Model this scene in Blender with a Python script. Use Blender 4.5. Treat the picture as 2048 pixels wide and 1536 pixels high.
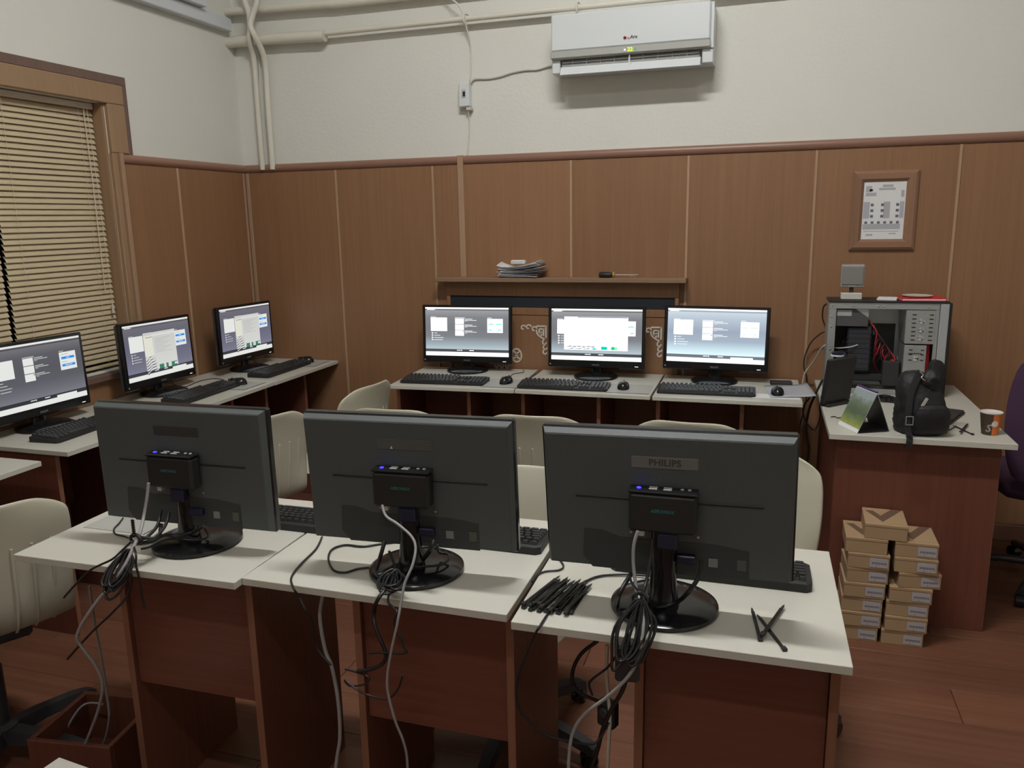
import bpy, bmesh, math, random
from mathutils import Matrix, Vector, Euler
random.seed(7)
for o in list(bpy.data.objects): bpy.data.objects.remove(o)
sc = bpy.context.scene
COL = sc.collection
R = math.radians

# ------------------------------------------------------------------ camera
F_PX = 1590.04
CAM = (2.9531, -4.1485, 1.5551)
YAW, PITCH, ROLL = R(17.6932), R(-11.7268), R(1.0733)
_fy = Vector((-math.sin(YAW), math.cos(YAW), 0)); _rx = Vector((math.cos(YAW), math.sin(YAW), 0)); _z = Vector((0, 0, 1))
_F = _fy*math.cos(PITCH)+_z*math.sin(PITCH)
_U0 = -_fy*math.sin(PITCH)+_z*math.cos(PITCH)
_R = _rx*math.cos(ROLL)-_U0*math.sin(ROLL)
_U = _rx*math.sin(ROLL)+_U0*math.cos(ROLL)
cd = bpy.data.cameras.new('camera'); cam = bpy.data.objects.new('camera', cd); COL.objects.link(cam)
cd.sensor_width = 36; cd.lens = F_PX*36/2048; cd.clip_start = .02
m = Matrix(((_R.x, _U.x, -_F.x, CAM[0]), (_R.y, _U.y, -_F.y, CAM[1]), (_R.z, _U.z, -_F.z, CAM[2]), (0, 0, 0, 1)))
cam.matrix_world = m
sc.camera = cam
# ------------------------------------------------------------------ world (night outside), view
w = bpy.data.worlds.new('night'); sc.world = w; w.use_nodes = True
w.node_tree.nodes['Background'].inputs[0].default_value = (.02, .024, .035, 1)
w.node_tree.nodes['Background'].inputs[1].default_value = .4
sc.view_settings.view_transform = 'Standard'; sc.view_settings.look = 'None'
sc.view_settings.exposure = 0.0; sc.view_settings.gamma = 1; sc.view_settings.use_curve_mapping = False
LAMP_POS = ((2.45, -2.38, 3.85), (2.45, -4.55, 3.85)); LAMP_POWER = (172.0, 52.0); LAMP_COL = (1.0, 1.0, .985)  # second lamp is unseen, added as fill from behind the viewpoint

# ------------------------------------------------------------------ point helpers: a photo pixel and the plane it lies on
def at(u, v, ax, val):
    a = (u-1024)/F_PX; b = (768-v)/F_PX
    d = _F+_R*a+_U*b; i = 'xyz'.index(ax); t = (val-CAM[i])/d[i]
    return Vector(CAM)+d*t
def lin(c):
    c = c/255
    return c/12.92 if c <= .04045 else ((c+.055)/1.055)**2.4
def rgb(r, g, b): return (lin(r), lin(g), lin(b))

# ------------------------------------------------------------------ materials
MATS = {}
def mat(name, col, rough=.5, metal=0, spec=.5, bump=0, bscale=40, var=0, vscale=8, emit=None, es=0, coat=0):
    if name in MATS: return MATS[name]
    mt = bpy.data.materials.new(name); mt.use_nodes = True; nt = mt.node_tree; b = nt.nodes['Principled BSDF']
    b.inputs['Base Color'].default_value = (*col, 1); b.inputs['Roughness'].default_value = rough
    b.inputs['Metallic'].default_value = metal; b.inputs['Specular IOR Level'].default_value = spec
    b.inputs['Coat Weight'].default_value = coat
    if emit: b.inputs['Emission Color'].default_value = (*emit, 1); b.inputs['Emission Strength'].default_value = es
    if var or bump:
        tc = nt.nodes.new('ShaderNodeTexCoord'); no = nt.nodes.new('ShaderNodeTexNoise'); no.inputs['Scale'].default_value = vscale if var else bscale
        no.inputs['Detail'].default_value = 5; nt.links.new(tc.outputs['Object'], no.inputs['Vector'])
        if var:
            mx = nt.nodes.new('ShaderNodeMix'); mx.data_type = 'RGBA'
            mx.inputs[6].default_value = tuple(c*(1-var) for c in col)+(1,); mx.inputs[7].default_value = tuple(min(1, c*(1+var)) for c in col)+(1,)
            nt.links.new(no.outputs['Fac'], mx.inputs[0]); nt.links.new(mx.outputs[2], b.inputs['Base Color'])
        if bump:
            n2 = nt.nodes.new('ShaderNodeTexNoise'); n2.inputs['Scale'].default_value = bscale; n2.inputs['Detail'].default_value = 4
            nt.links.new(tc.outputs['Object'], n2.inputs['Vector'])
            bp = nt.nodes.new('ShaderNodeBump'); bp.inputs['Strength'].default_value = bump; bp.inputs['Distance'].default_value = .004
            nt.links.new(n2.outputs['Fac'], bp.inputs['Height']); nt.links.new(bp.outputs['Normal'], b.inputs['Normal'])
    MATS[name] = mt
    return mt
def wood(name, c1, c2, axis='z', rough=.42, scale=1.0, rnd=.12):
    """laminate with grain running along one object axis, a little different on each board"""
    mt = bpy.data.materials.new(name); mt.use_nodes = True; nt = mt.node_tree; b = nt.nodes['Principled BSDF']
    b.inputs['Roughness'].default_value = rough; b.inputs['Specular IOR Level'].default_value = .4
    tc = nt.nodes.new('ShaderNodeTexCoord'); mp = nt.nodes.new('ShaderNodeMapping'); oi = nt.nodes.new('ShaderNodeObjectInfo')
    s = [70*scale, 70*scale, 70*scale]; s['xyz'.index(axis)] = 1.6*scale
    mp.inputs['Scale'].default_value = s
    add = nt.nodes.new('ShaderNodeVectorMath'); add.operation = 'ADD'
    sc3 = nt.nodes.new('ShaderNodeVectorMath'); sc3.operation = 'SCALE'; sc3.inputs['Scale'].default_value = 7.0
    cmb = nt.nodes.new('ShaderNodeCombineXYZ')
    for k in range(3): nt.links.new(oi.outputs['Random'], cmb.inputs[k])
    nt.links.new(cmb.outputs[0], sc3.inputs[0])
    nt.links.new(tc.outputs['Object'], add.inputs[0]); nt.links.new(sc3.outputs[0], add.inputs[1]); nt.links.new(add.outputs[0], mp.inputs['Vector'])
    no = nt.nodes.new('ShaderNodeTexNoise'); no.inputs['Scale'].default_value = 1; no.inputs['Detail'].default_value = 6; no.inputs['Roughness'].default_value = .65
    nt.links.new(mp.outputs[0], no.inputs['Vector'])
    n2 = nt.nodes.new('ShaderNodeTexNoise'); n2.inputs['Scale'].default_value = .22; n2.inputs['Detail'].default_value = 3; nt.links.new(mp.outputs[0], n2.inputs['Vector'])
    mm = nt.nodes.new('ShaderNodeMath'); mm.operation = 'MULTIPLY_ADD'; mm.inputs[1].default_value = .45; nt.links.new(no.outputs['Fac'], mm.inputs[2]); nt.links.new(n2.outputs['Fac'], mm.inputs[0])
    rp = nt.nodes.new('ShaderNodeMapRange'); rp.inputs[1].default_value = .48; rp.inputs[2].default_value = .97; nt.links.new(mm.outputs[0], rp.inputs[0])
    mx = nt.nodes.new('ShaderNodeMix'); mx.data_type = 'RGBA'; mx.inputs[6].default_value = (*c1, 1); mx.inputs[7].default_value = (*c2, 1)
    nt.links.new(rp.outputs[0], mx.inputs[0])
    hs = nt.nodes.new('ShaderNodeHueSaturation'); mr = nt.nodes.new('ShaderNodeMapRange'); mr.inputs[3].default_value = 1-rnd; mr.inputs[4].default_value = 1+rnd
    nt.links.new(oi.outputs['Random'], mr.inputs[0]); nt.links.new(mr.outputs[0], hs.inputs['Value']); nt.links.new(mx.outputs[2], hs.inputs['Color'])
    nt.links.new(hs.outputs[0], b.inputs['Base Color'])
    bp = nt.nodes.new('ShaderNodeBump'); bp.inputs['Strength'].default_value = .06; bp.inputs['Distance'].default_value = .002
    nt.links.new(no.outputs['Fac'], bp.inputs['Height']); nt.links.new(bp.outputs['Normal'], b.inputs['Normal'])
    MATS[name] = mt
    return mt
def emitter(name, col, s):
    mt = bpy.data.materials.new(name); mt.use_nodes = True; nt = mt.node_tree; nt.nodes.remove(nt.nodes['Principled BSDF'])
    e = nt.nodes.new('ShaderNodeEmission'); e.inputs[0].default_value = (*col, 1); e.inputs[1].default_value = s
    nt.links.new(e.outputs[0], nt.nodes['Material Output'].inputs[0]); MATS[name] = mt
    return mt
PLASTER = mat('painted_plaster', (.70, .69, .635), .85, bump=.35, bscale=55, var=.03, vscale=3)
PIPEW = mat('gloss_pipe_paint', (.68, .65, .56), .45, bump=.15, bscale=25)
PANEL = wood('wainscot_laminate', (.243, .123, .062), (.293, .153, .078), 'z', rnd=.06)
BATTEN = wood('batten_laminate', (.37, .235, .145), (.44, .285, .18), 'z', rough=.4)
RAIL = wood('rail_laminate', (.25, .135, .092), (.31, .17, .12), 'x', rough=.35)
CASING = wood('casing_wood', (.325, .198, .112), (.385, .242, .142), 'z', rough=.45)
DARKTRIM = wood('dark_trim_wood', (.14, .088, .070), (.18, .112, .09), 'z')
FLOORW = wood('floor_laminate', (.118, .046, .027), (.185, .080, .046), 'x', rough=.38, scale=.6, rnd=.2)
DESKW = wood('desk_cherry', (.122, .039, .023), (.168, .057, .035), 'z', rough=.45, rnd=.05)
DESKH = wood('desk_cherry_cross', (.122, .039, .023), (.168, .057, .035), 'x', rough=.45, rnd=.05)
DESKEDGE = wood('desk_edge_band', (.20, .085, .050), (.25, .110, .066), 'z', rough=.4, rnd=.05)
WHITETOP = mat('white_melamine', (.53, .515, .45), .38, var=.015, vscale=30)
BLACKP = mat('black_plastic_matte', (.068, .076, .077), .55, bump=.2, bscale=300)
BLACKG = mat('black_plastic_gloss', (.010, .010, .011), .16, spec=.5)
BLACKD = mat('black_plastic_dull', (.012, .012, .012), .5)
KEYM = mat('key_plastic', (.028, .029, .030), .4)
CABLE = mat('black_cable_rubber', (.012, .012, .012), .38)
CABLEW = mat('grey_network_cable', (.31, .30, .30), .5)
CABLEC = mat('cream_cable', (.52, .48, .40), .5)
TIEM = mat('black_nylon', (.014, .015, .015), .35)
SHELL = mat('cream_chair_plastic', (.50, .475, .375), .42)
DARKM = mat('dark_grey_plastic', (.03, .03, .033), .45)
STEEL = mat('galvanised_steel', (.50, .52, .52), .38, metal=.75, var=.06, vscale=15)
CHROME = mat('chrome', (.75, .75, .76), .15, metal=1)
PURPLE = mat('purple_fabric', (.048, .018, .048), .9, bump=.4, bscale=400)
CARD = mat('brown_cardboard', (.37, .245, .135), .8, var=.05, vscale=20)
CARDDK = mat('dark_brown_print', (.13, .075, .045), .75)
PAPER = mat('white_paper', (.72, .72, .72), .8)
PAPERG = mat('grey_print', (.42, .42, .45), .8)
PAPERD = mat('dark_grey_print', (.14, .14, .19), .8)
LABELM = mat('grey_box_label', (.40, .37, .38), .7)
LABELT = mat('box_label_print', (.13, .115, .12), .8)
RED = mat('red_cover', (.62, .015, .03), .45)
BAGM = mat('black_bag_nylon', (.008, .007, .009), .6, bump=.5, bscale=60)
ACW = mat('ac_white_plastic', (.66, .69, .70), .28)
ACG = mat('ac_silver_strip', (.40, .40, .37), .35)
ACD = mat('ac_dark_slot', (.20, .20, .19), .6)
BLINDM = mat('beige_blind_slat', (.56, .46, .30), .5)
BLINDW = mat('blind_headrail', (.62, .52, .42), .45)
TRUNK = mat('white_trunking_plastic', (.62, .645, .68), .4)
GLASS = mat('night_glass', (.01, .012, .018), .05, spec=.5)
ORN = mat('cream_fretwork', (.68, .62, .54), .6)
OPENDK = mat('opening_shade', (.012, .015, .022), .7)  # near-black colour stands in for the shade inside the opening
TEAL = mat('teal_print', (.02, .13, .14), .6)
WHITEPR = mat('white_port_plastic', (.65, .65, .65), .4, emit=(1, 1, 1), es=0)
BLUECON = mat('blue_connector', (.010, .011, .034), .4)
BLUELED = emitter('blue_led', (.035, .03, 1.0), 4.0)
WHITELED = emitter('white_led', (.95, 1, 1), 1.3)
YELLOWLED = emitter('yellow_led', (.55, .75, .02), 1.7)
GREENLED = emitter('green_led', (.12, .50, .30), .8)
STICK = mat('grey_sticker', (.085, .082, .07), .6)
STICKL = mat('light_sticker', (.20, .20, .19), .6)
ORANGE = mat('orange_print', (.62, .16, .03), .5)
CUPBR = mat('brown_print', (.055, .035, .022), .5)
CUPW = mat('cup_paper', (.66, .60, .58), .6)
GREYSP = mat('grey_speaker_plastic', (.30, .29, .27), .5)
GREYLT = mat('light_grey_plastic', (.56, .53, .48), .5)
PCBM = mat('dark_circuit_board', (.020, .022, .018), .5, var=.5, vscale=60)
REDW = mat('red_wire', (.35, .02, .03), .5)
YELW = mat('amber_plastic', (.45, .30, .06), .4)
PADM = mat('grey_mouse_pad', (.40, .40, .37), .5)
PADE = mat('pad_dark_edge', (.06, .06, .055), .5)
def calendar_print():
    mt = bpy.data.materials.new('calendar_print'); mt.use_nodes = True; nt = mt.node_tree; b = nt.nodes['Principled BSDF']; b.inputs['Roughness'].default_value = .5
    tc = nt.nodes.new('ShaderNodeTexCoord'); sp = nt.nodes.new('ShaderNodeSeparateXYZ'); nt.links.new(tc.outputs['Generated'], sp.inputs[0])
    no = nt.nodes.new('ShaderNodeTexNoise'); no.inputs['Scale'].default_value = 5; no.inputs['Detail'].default_value = 6; nt.links.new(tc.outputs['Generated'], no.inputs['Vector'])
    ad = nt.nodes.new('ShaderNodeMath'); ad.operation = 'MULTIPLY_ADD'; ad.inputs[1].default_value = .35; nt.links.new(no.outputs['Fac'], ad.inputs[0]); nt.links.new(sp.outputs['Z'], ad.inputs[2])
    cr = nt.nodes.new('ShaderNodeValToRGB'); e = cr.color_ramp.elements
    e[0].position = .14; e[0].color = (.36, .36, .07, 1); e[1].position = .34; e[1].color = (.17, .23, .07, 1)
    for p, c in ((.55, (.075, .11, .06, 1)), (.78, (.13, .17, .10, 1)), (.98, (.24, .29, .26, 1)), (1.0, (.30, .35, .36, 1))):
        q = cr.color_ramp.elements.new(p); q.color = c
    nt.links.new(ad.outputs[0], cr.inputs[0]); nt.links.new(cr.outputs[0], b.inputs['Base Color']); MATS['calendar'] = mt
    return mt
CALM = calendar_print()
def screen_mat():
    mt = bpy.data.materials.new('lit_screen'); mt.use_nodes = True; nt = mt.node_tree; nt.nodes.remove(nt.nodes['Principled BSDF'])
    e = nt.nodes.new('ShaderNodeEmission'); a = nt.nodes.new('ShaderNodeVertexColor'); a.layer_name = 'Col'
    nt.links.new(a.outputs['Color'], e.inputs[0]); nt.links.new(e.outputs[0], nt.nodes['Material Output'].inputs[0])
    return mt
SCREEN = screen_mat()

# ------------------------------------------------------------------ mesh builder
def smooth_path(pts, k=5):
    pts = [Vector(p) for p in pts]
    if len(pts) < 3 or k < 2: return pts
    out = []
    for i in range(len(pts)-1):
        p0 = pts[max(i-1, 0)]; p1 = pts[i]; p2 = pts[i+1]; p3 = pts[min(i+2, len(pts)-1)]
        for j in range(k):
            t = j/k; t2 = t*t; t3 = t2*t
            out.append(.5*((2*p1)+(-p0+p2)*t+(2*p0-5*p1+4*p2-p3)*t2+(-p0+3*p1-3*p2+p3)*t3))
    out.append(pts[-1])
    return out
class MB:
    def __init__(s): s.v = []; s.f = []; s.m = []
    def add(s, vs, fs, m=0, M=None):
        b = len(s.v)
        s.v += [tuple((M @ Vector(p)) if M else p) for p in vs]
        s.f += [tuple(i+b for i in f) for f in fs]; s.m += [m]*len(fs)
        return s
    def box(s, x0, x1, y0, y1, z0, z1, m=0, M=None):
        return s.add([(x0, y0, z0), (x1, y0, z0), (x1, y1, z0), (x0, y1, z0), (x0, y0, z1), (x1, y0, z1), (x1, y1, z1), (x0, y1, z1)],
                     [(0, 3, 2, 1), (4, 5, 6, 7), (0, 1, 5, 4), (1, 2, 6, 5), (2, 3, 7, 6), (3, 0, 4, 7)], m, M)
    def cbox(s, x0, x1, y0, y1, z0, z1, c=.003, m=0, M=None):
        lo = (x0, y0, z0); hi = (x1, y1, z1); idx = {}; vs = []
        for sx in (0, 1):
            for sy in (0, 1):
                for sz in (0, 1):
                    g = (sx, sy, sz)
                    for a in range(3):
                        p = [(hi[k] if g[k] else lo[k]) if k == a else ((hi[k]-c) if g[k] else (lo[k]+c)) for k in range(3)]
                        idx[(g, a)] = len(vs); vs.append(p)
        fs = []
        for a in range(3):
            b, d = [k for k in range(3) if k != a]
            for sg in (0, 1):
                q = []
                for (p, r) in ((0, 0), (1, 0), (1, 1), (0, 1)):
                    g = [0, 0, 0]; g[a] = sg; g[b] = p; g[d] = r; q.append(idx[(tuple(g), a)])
                fs.append(tuple(q))
            for p in (0, 1):
                for r in (0, 1):
                    g0 = [0, 0, 0]; g0[b] = p; g0[d] = r; g1 = list(g0); g1[a] = 1
                    fs.append((idx[(tuple(g0), b)], idx[(tuple(g1), b)], idx[(tuple(g1), d)], idx[(tuple(g0), d)]))
        for sx in (0, 1):
            for sy in (0, 1):
                for sz in (0, 1): fs.append(tuple(idx[((sx, sy, sz), a)] for a in range(3)))
        return s.add(vs, fs, m, M)
    def tube(s, pts, r, n=7, k=5, m=0, closed=False, M=None):
        if closed: pts = list(pts)+[pts[0]]
        P = smooth_path(pts, k); vs = []; fs = []; up = Vector((0, 0, 1)); prev = None
        for i, p in enumerate(P):
            t = (P[min(i+1, len(P)-1)]-P[max(i-1, 0)])
            if t.length < 1e-9: t = Vector((0, 0, 1))
            t.normalize()
            if prev is None:
                a = t.cross(up)
                if a.length < .1: a = t.cross(Vector((1, 0, 0)))
            else:
                a = prev-t*prev.dot(t)
                if a.length < 1e-6: a = t.cross(Vector((1, 0, 0)))
            a.normalize(); prev = a; b = t.cross(a)
            rr = r(i/(len(P)-1)) if callable(r) else r
            for j in range(n):
                q = 2*math.pi*j/n; vs.append(p+a*(rr*math.cos(q))+b*(rr*math.sin(q)))
        for i in range(len(P)-1):
            for j in range(n):
                fs.append((i*n+j, i*n+(j+1) % n, (i+1)*n+(j+1) % n, (i+1)*n+j))
        fs.append(tuple(range(n))); fs.append(tuple((len(P)-1)*n+j for j in range(n)))
        return s.add([tuple(v) for v in vs], fs, m, M)
    def lathe(s, prof, n=28, m=0, M=None):
        vs = []; fs = []
        for r, z in prof:
            for j in range(n):
                q = 2*math.pi*j/n; vs.append((r*math.cos(q), r*math.sin(q), z))
        for i in range(len(prof)-1):
            for j in range(n): fs.append((i*n+j, i*n+(j+1) % n, (i+1)*n+(j+1) % n, (i+1)*n+j))
        if prof[0][0] > 1e-5: fs.append(tuple(range(n)))
        if prof[-1][0] > 1e-5: fs.append(tuple((len(prof)-1)*n+j for j in range(n)))
        return s.add(vs, fs, m, M)
    def prism(s, poly, z0, z1, m=0, M=None):
        n = len(poly)
        vs = [(x, y, z0) for x, y in poly]+[(x, y, z1) for x, y in poly]
        fs = [tuple(range(n))[::-1], tuple(range(n, 2*n))]+[(i, (i+1) % n, n+(i+1) % n, n+i) for i in range(n)]
        return s.add(vs, fs, m, M)
    def text(s, txt, size, M=None, m=0, ext=.0004, shear=0, bold=0):
        cu = bpy.data.curves.new('t', 'FONT'); cu.body = txt; cu.size = size; cu.align_x = 'CENTER'; cu.align_y = 'CENTER'
        cu.extrude = ext; cu.shear = shear; cu.resolution_u = 2; cu.offset = bold
        ob = bpy.data.objects.new('t', cu); me = bpy.data.meshes.new_from_object(ob)
        s.add([tuple(v.co) for v in me.vertices], [tuple(p.vertices) for p in me.polygons], m, M)
        bpy.data.objects.remove(ob); bpy.data.curves.remove(cu); bpy.data.meshes.remove(me)
        return s
    def mesh(s, name, mats, smooth=None, fix=True):
        me = bpy.data.meshes.new(name); me.from_pydata([tuple(v) for v in s.v], [], s.f)
        for mt in (mats if isinstance(mats, (list, tuple)) else [mats]): me.materials.append(mt)
        me.polygons.foreach_set('material_index', s.m)
        if fix:
            bm = bmesh.new(); bm.from_mesh(me); bmesh.ops.recalc_face_normals(bm, faces=bm.faces); bm.to_mesh(me); bm.free()
        if smooth:
            me.shade_smooth(); me.set_sharp_from_angle(angle=R(smooth))
        return me
    def build(s, name, mats, parent=None, smooth=None, fix=True):
        return link(name, s.mesh(name, mats, smooth, fix), parent)
def link(name, me, parent=None, loc=None, rz=0):
    o = bpy.data.objects.new(name, me); COL.objects.link(o); o.parent = parent
    if loc is not None: o.location = loc
    if rz: o.rotation_euler = (0, 0, rz)
    return o
def tag(o, label, cat, group=None, kind=None):
    o['label'] = label
    if cat: o['category'] = cat
    if group: o['group'] = group
    if kind: o['kind'] = kind
    return o
def thing(name, label, cat, loc=(0, 0, 0), rz=0, group=None):
    return tag(link(name, None, None, loc, rz), label, cat, group)
def copy_tree(o, parent=None):
    c = o.copy(); COL.objects.link(c); c.parent = parent
    for ch in list(o.children): copy_tree(ch, c)
    return c
def struct(o, label=None):
    o['kind'] = 'structure'
    if label: o['label'] = label
    return o
def TR(x=0, y=0, z=0, rx=0, ry=0, rz=0): return Matrix.Translation((x, y, z)) @ Euler((R(rx), R(ry), R(rz))).to_matrix().to_4x4()

# ================================================================== ROOM
XR, YN, ZC = 5.4, -6.2, 3.93
RAILZ = 1.890
wall_back = struct(MB().box(-.25, XR+.25, 0, .25, 0, ZC).build('wall_back', PLASTER), 'white plastered wall above brown wood panelling, air conditioner on it')
WY0, WY1, WZ0, WZ1 = -2.35, -1.03, .88, 2.115      # window opening in the left wall
wl = MB().box(-.25, 0, WY1, 0, 0, ZC).box(-.25, 0, YN, WY0, 0, ZC).box(-.25, 0, WY0, WY1, 0, WZ0).box(-.25, 0, WY0, WY1, WZ1, ZC)
wall_left = struct(wl.build('wall_left', PLASTER, fix=False), 'white plastered side wall with the blind-covered window')
wall_right = struct(MB().box(XR, XR+.25, YN, 0, 0, ZC).build('wall_right', PLASTER), 'plain plastered wall on the far right')
wall_front = struct(MB().box(-.25, XR+.25, YN-.25, YN, 0, ZC).build('wall_front', PLASTER), 'plain plastered wall behind the viewpoint')
ceiling = struct(MB().box(-.25, XR+.25, YN-.25, .25, ZC, ZC+.2).build('ceiling', PLASTER), 'plain white ceiling')
floor = struct(MB().box(-.25, XR+.25, YN-.25, .25, -.2, -.012).build('floor', DARKTRIM), 'reddish brown laminate plank floor')
pl = MB().cbox(-.599, .599, -.0945, .0945, -.012, 0, .0015).mesh('plank', FLOORW)
row = 0; y = YN+.095
while y < 0:
    x = -.6+(row % 3)*.4
    while x < XR+.6:
        a = max(x-.6, 0); b = min(x+.6, XR)
        if b-a > .05:
            if b-a > 1.19: link('plank', pl, floor, (x, y, 0))
            else: link('plank', MB().cbox(-(b-a)/2+.001, (b-a)/2-.001, -.0945, .0945, -.012, 0, .0015).mesh('plank', FLOORW), floor, ((a+b)/2, y, 0))
        x += 1.2
    y += .19; row += 1
# wainscot on the back wall
SEAMS = [.612, 1.205, 1.370, 1.976, 2.570, 3.161, 3.766, 4.36, 4.955]
edges = [0]+SEAMS+[XR]
PT = 1.845
for a, b in zip(edges[:-1], edges[1:]):
    link('wainscot_panel', MB().cbox(-(b-a)/2+.002, (b-a)/2-.002, -.018, 0, .08, PT, .0015).mesh('wainscot_panel', PANEL), wall_back, ((a+b)/2, 0, 0))
for x in SEAMS:
    wd, dp, top = (.017, .030, 1.893) if x == 1.370 else (.0065, .024, PT)
    link('batten', MB().cbox(-wd, wd, -dp, -.002, .08, top, .002).mesh('batten', BATTEN), wall_back, (x, 0, 0))
link('batten', MB().cbox(.019, .040, -.026, 0, .08, PT, .002).mesh('batten', BATTEN), wall_back, (.0, 0, 0))
def rail_mesh(L):
    prof = [(0, 0), (.014, 0), (.028, .010), (.033, .024), (.030, .038), (.020, .046), (0, .046)]
    b = MB(); n = len(prof)
    b.add([(0, -p, z) for p, z in prof]+[(L, -p, z) for p, z in prof], [tuple(range(n)), tuple(range(n, 2*n))]+[(i, (i+1) % n, n+(i+1) % n, n+i) for i in range(n)])
    return b.mesh('cap_rail', RAIL, 40)
link('cap_rail', rail_mesh(1.350), wall_back, (.003, 0, RAILZ-.046))
link('cap_rail', rail_mesh(XR-1.390), wall_back, (1.388, 0, RAILZ-.046))
struct(MB().cbox(.02, XR, -.03, -.001, .0, .079, .003).build('baseboard_back', RAIL), 'brown skirting along the back wall')
# wainscot on the left wall
for a, b in ((-.975, -.601), (-.601, -.045)):
    link('wainscot_panel', MB().cbox(0, .018, -(b-a)/2+.002, (b-a)/2-.002, .08, PT, .0015).mesh('wainscot_panel', PANEL), wall_left, (0, (a+b)/2, 0))
link('wainscot_panel', MB().cbox(0, .018, -.66, .66, .08, WZ0-.035, .0015).mesh('wainscot_panel', PANEL), wall_left, (0, -1.69, 0))
link('wainscot_panel', MB().cbox(0, .018, -1.9, 1.9, .08, PT, .0015).mesh('wainscot_panel', PANEL), wall_left, (0, -4.3, 0))
link('batten', MB().cbox(0, .024, -.0065, .0065, .08, PT, .002).mesh('batten', BATTEN), wall_left, (0, -.601, 0))
link('batten', MB().cbox(0, .0185, -.018, -.0, .08, PT, .002).mesh('batten', BATTEN), wall_left, (0, -.027, 0))
link('batten', MB().cbox(0, .034, -.011, .011, .08, 1.893, .002).mesh('batten', BATTEN), wall_left, (0, -.985, 0))
o = link('cap_rail', rail_mesh(.972), wall_left, (0, -.972, RAILZ-.046), R(90))
struct(MB().cbox(.001, .03, -2.3, -.03, .0, .079, .003).build('baseboard_left', RAIL), 'brown skirting along the window wall')
# ---- window with wooden casing
win = struct(link('window_1', None, None, (0, 0, 0)), 'wood cased window on the left wall, dark night glass behind the blinds')
b = MB().cbox(-.002, .012, WY0-.14, -.888, 2.205, 2.245, .002).cbox(-.002, .012, -.925, -.888, RAILZ, 2.205, .002)
b.build('outer_trim', DARKTRIM, win)
MB().cbox(-.002, .022, WY0-.1, -.922, 2.113, 2.203, .004).build('head_casing', CASING, win)
MB().cbox(-.002, .022, -1.027, -.922, RAILZ+.002, 2.113, .004).build('side_casing', CASING, win)
MB().cbox(-.002, .022, -1.030, -.998, WZ0, RAILZ+.002, .003).build('side_casing', CASING, win)
MB().cbox(-.002, .022, WY0-.1, WY0, WZ0, 2.113, .004).build('side_casing', CASING, win)
MB().cbox(-.22, 0, WY1-.012, WY1-.001, WZ0, WZ1, .001).build('reveal_board', CASING, win)
MB().cbox(-.22, .045, WY0-.1, -1.0, WZ0-.032, WZ0-.001, .004).build('sill_board', DARKTRIM, win)
for ya, yb in ((WY0, -1.66), (-1.66, WY1)):
    fr = MB().box(-.2, -.16, ya, ya+.05, WZ0, WZ1).box(-.2, -.16, yb-.05, yb, WZ0, WZ1).box(-.2, -.16, ya+.05, yb-.05, WZ0, WZ0+.05).box(-.2, -.16, ya+.05, yb-.05, WZ1-.05, WZ1)
    f = fr.build('sash', DARKTRIM, win, fix=False)
    MB().box(-.183, -.177, ya+.05, yb-.05, WZ0+.05, WZ1-.05).build('pane', GLASS, f)
# ---- venetian blinds
def blind(label, ya, yb, cords):
    t = thing('venetian_blind', label, 'blind', (-.06, (ya+yb)/2, WZ0), 0, 'blinds in the window')
    L = (yb-ya)/2; H = WZ1-WZ0
    MB().cbox(-.02, .018, -L, L, H-.030, H-.003, .004).build('head_rail', BLINDW, t)
    pr_ = [(-.0075, .0125), (-.0025, .0070), (.0015, .0005), (.0048, -.0060), (.0070, -.0135)]
    vs = []
    for yy in (-L, L):
        vs += [(x, yy, z) for x, z in pr_]+[(x, yy, z-.0012) for x, z in pr_]
    n = 10; ring = [0, 1, 2, 3, 4, 9, 8, 7, 6, 5]
    fs = [tuple(ring), tuple(i+n for i in ring)]+[(ring[i], ring[(i+1) % n], ring[(i+1) % n]+n, ring[i]+n) for i in range(n)]
    sl = MB().add(vs, fs).mesh('slat', BLINDM, 50)
    k = 0; z = H-.045
    while z > .045:
        o = link('slat', sl, t, (0, 0, z)); o.rotation_euler = (0, R(random.uniform(-3, 3)), 0); z -= .0247; k += 1
    MB().cbox(-.014, .014, -L, L, .012, .026, .004).build('bottom_rail', BLINDM, t)
    for c in cords: MB().tube([(.0135, c, H-.03), (.0135, c, .03)], .0008, 5, 1).build('ladder_cord', BLINDW, t)
    return t
b1 = blind('beige venetian blind with pull cords, nearer the room corner', -1.600, -1.048, (-.2, .19))
H = WZ1-WZ0
MB().tube([(.02, .215, H-.03), (.024, .214, H-.4), (.022, .212, H-.86)], .0022, 6, 6).build('tilt_wand', BLINDW, b1)
MB().tube([(.02, .235, H-.03), (.026, .24, H-.5), (.024, .243, H-.94)], .0012, 5, 6).build('pull_cord', BLINDW, b1)
MB().lathe([(.002, .03), (.006, .0), (.006, -.02), (.002, -.022)], 10, 0, TR(.024, .243, H-.95)).build('cord_tassel', BLINDW, b1, 40)
blind('beige venetian blind at the left picture edge', -2.33, -1.622, (-.25, .25))
# ---- trunking on the left wall
t = thing('cable_trunking', 'long white plastic trunking high on the window wall', 'trunking', (0, 0, 2.61))
MB().cbox(.001, .05, -3.2, -.075, .0, .066, .004).build('trunk_body', TRUNK, t)
MB().cbox(.001, .085, -3.2, -.32, .068, .20, .004).build('upper_trunk_body', TRUNK, t)
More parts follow.
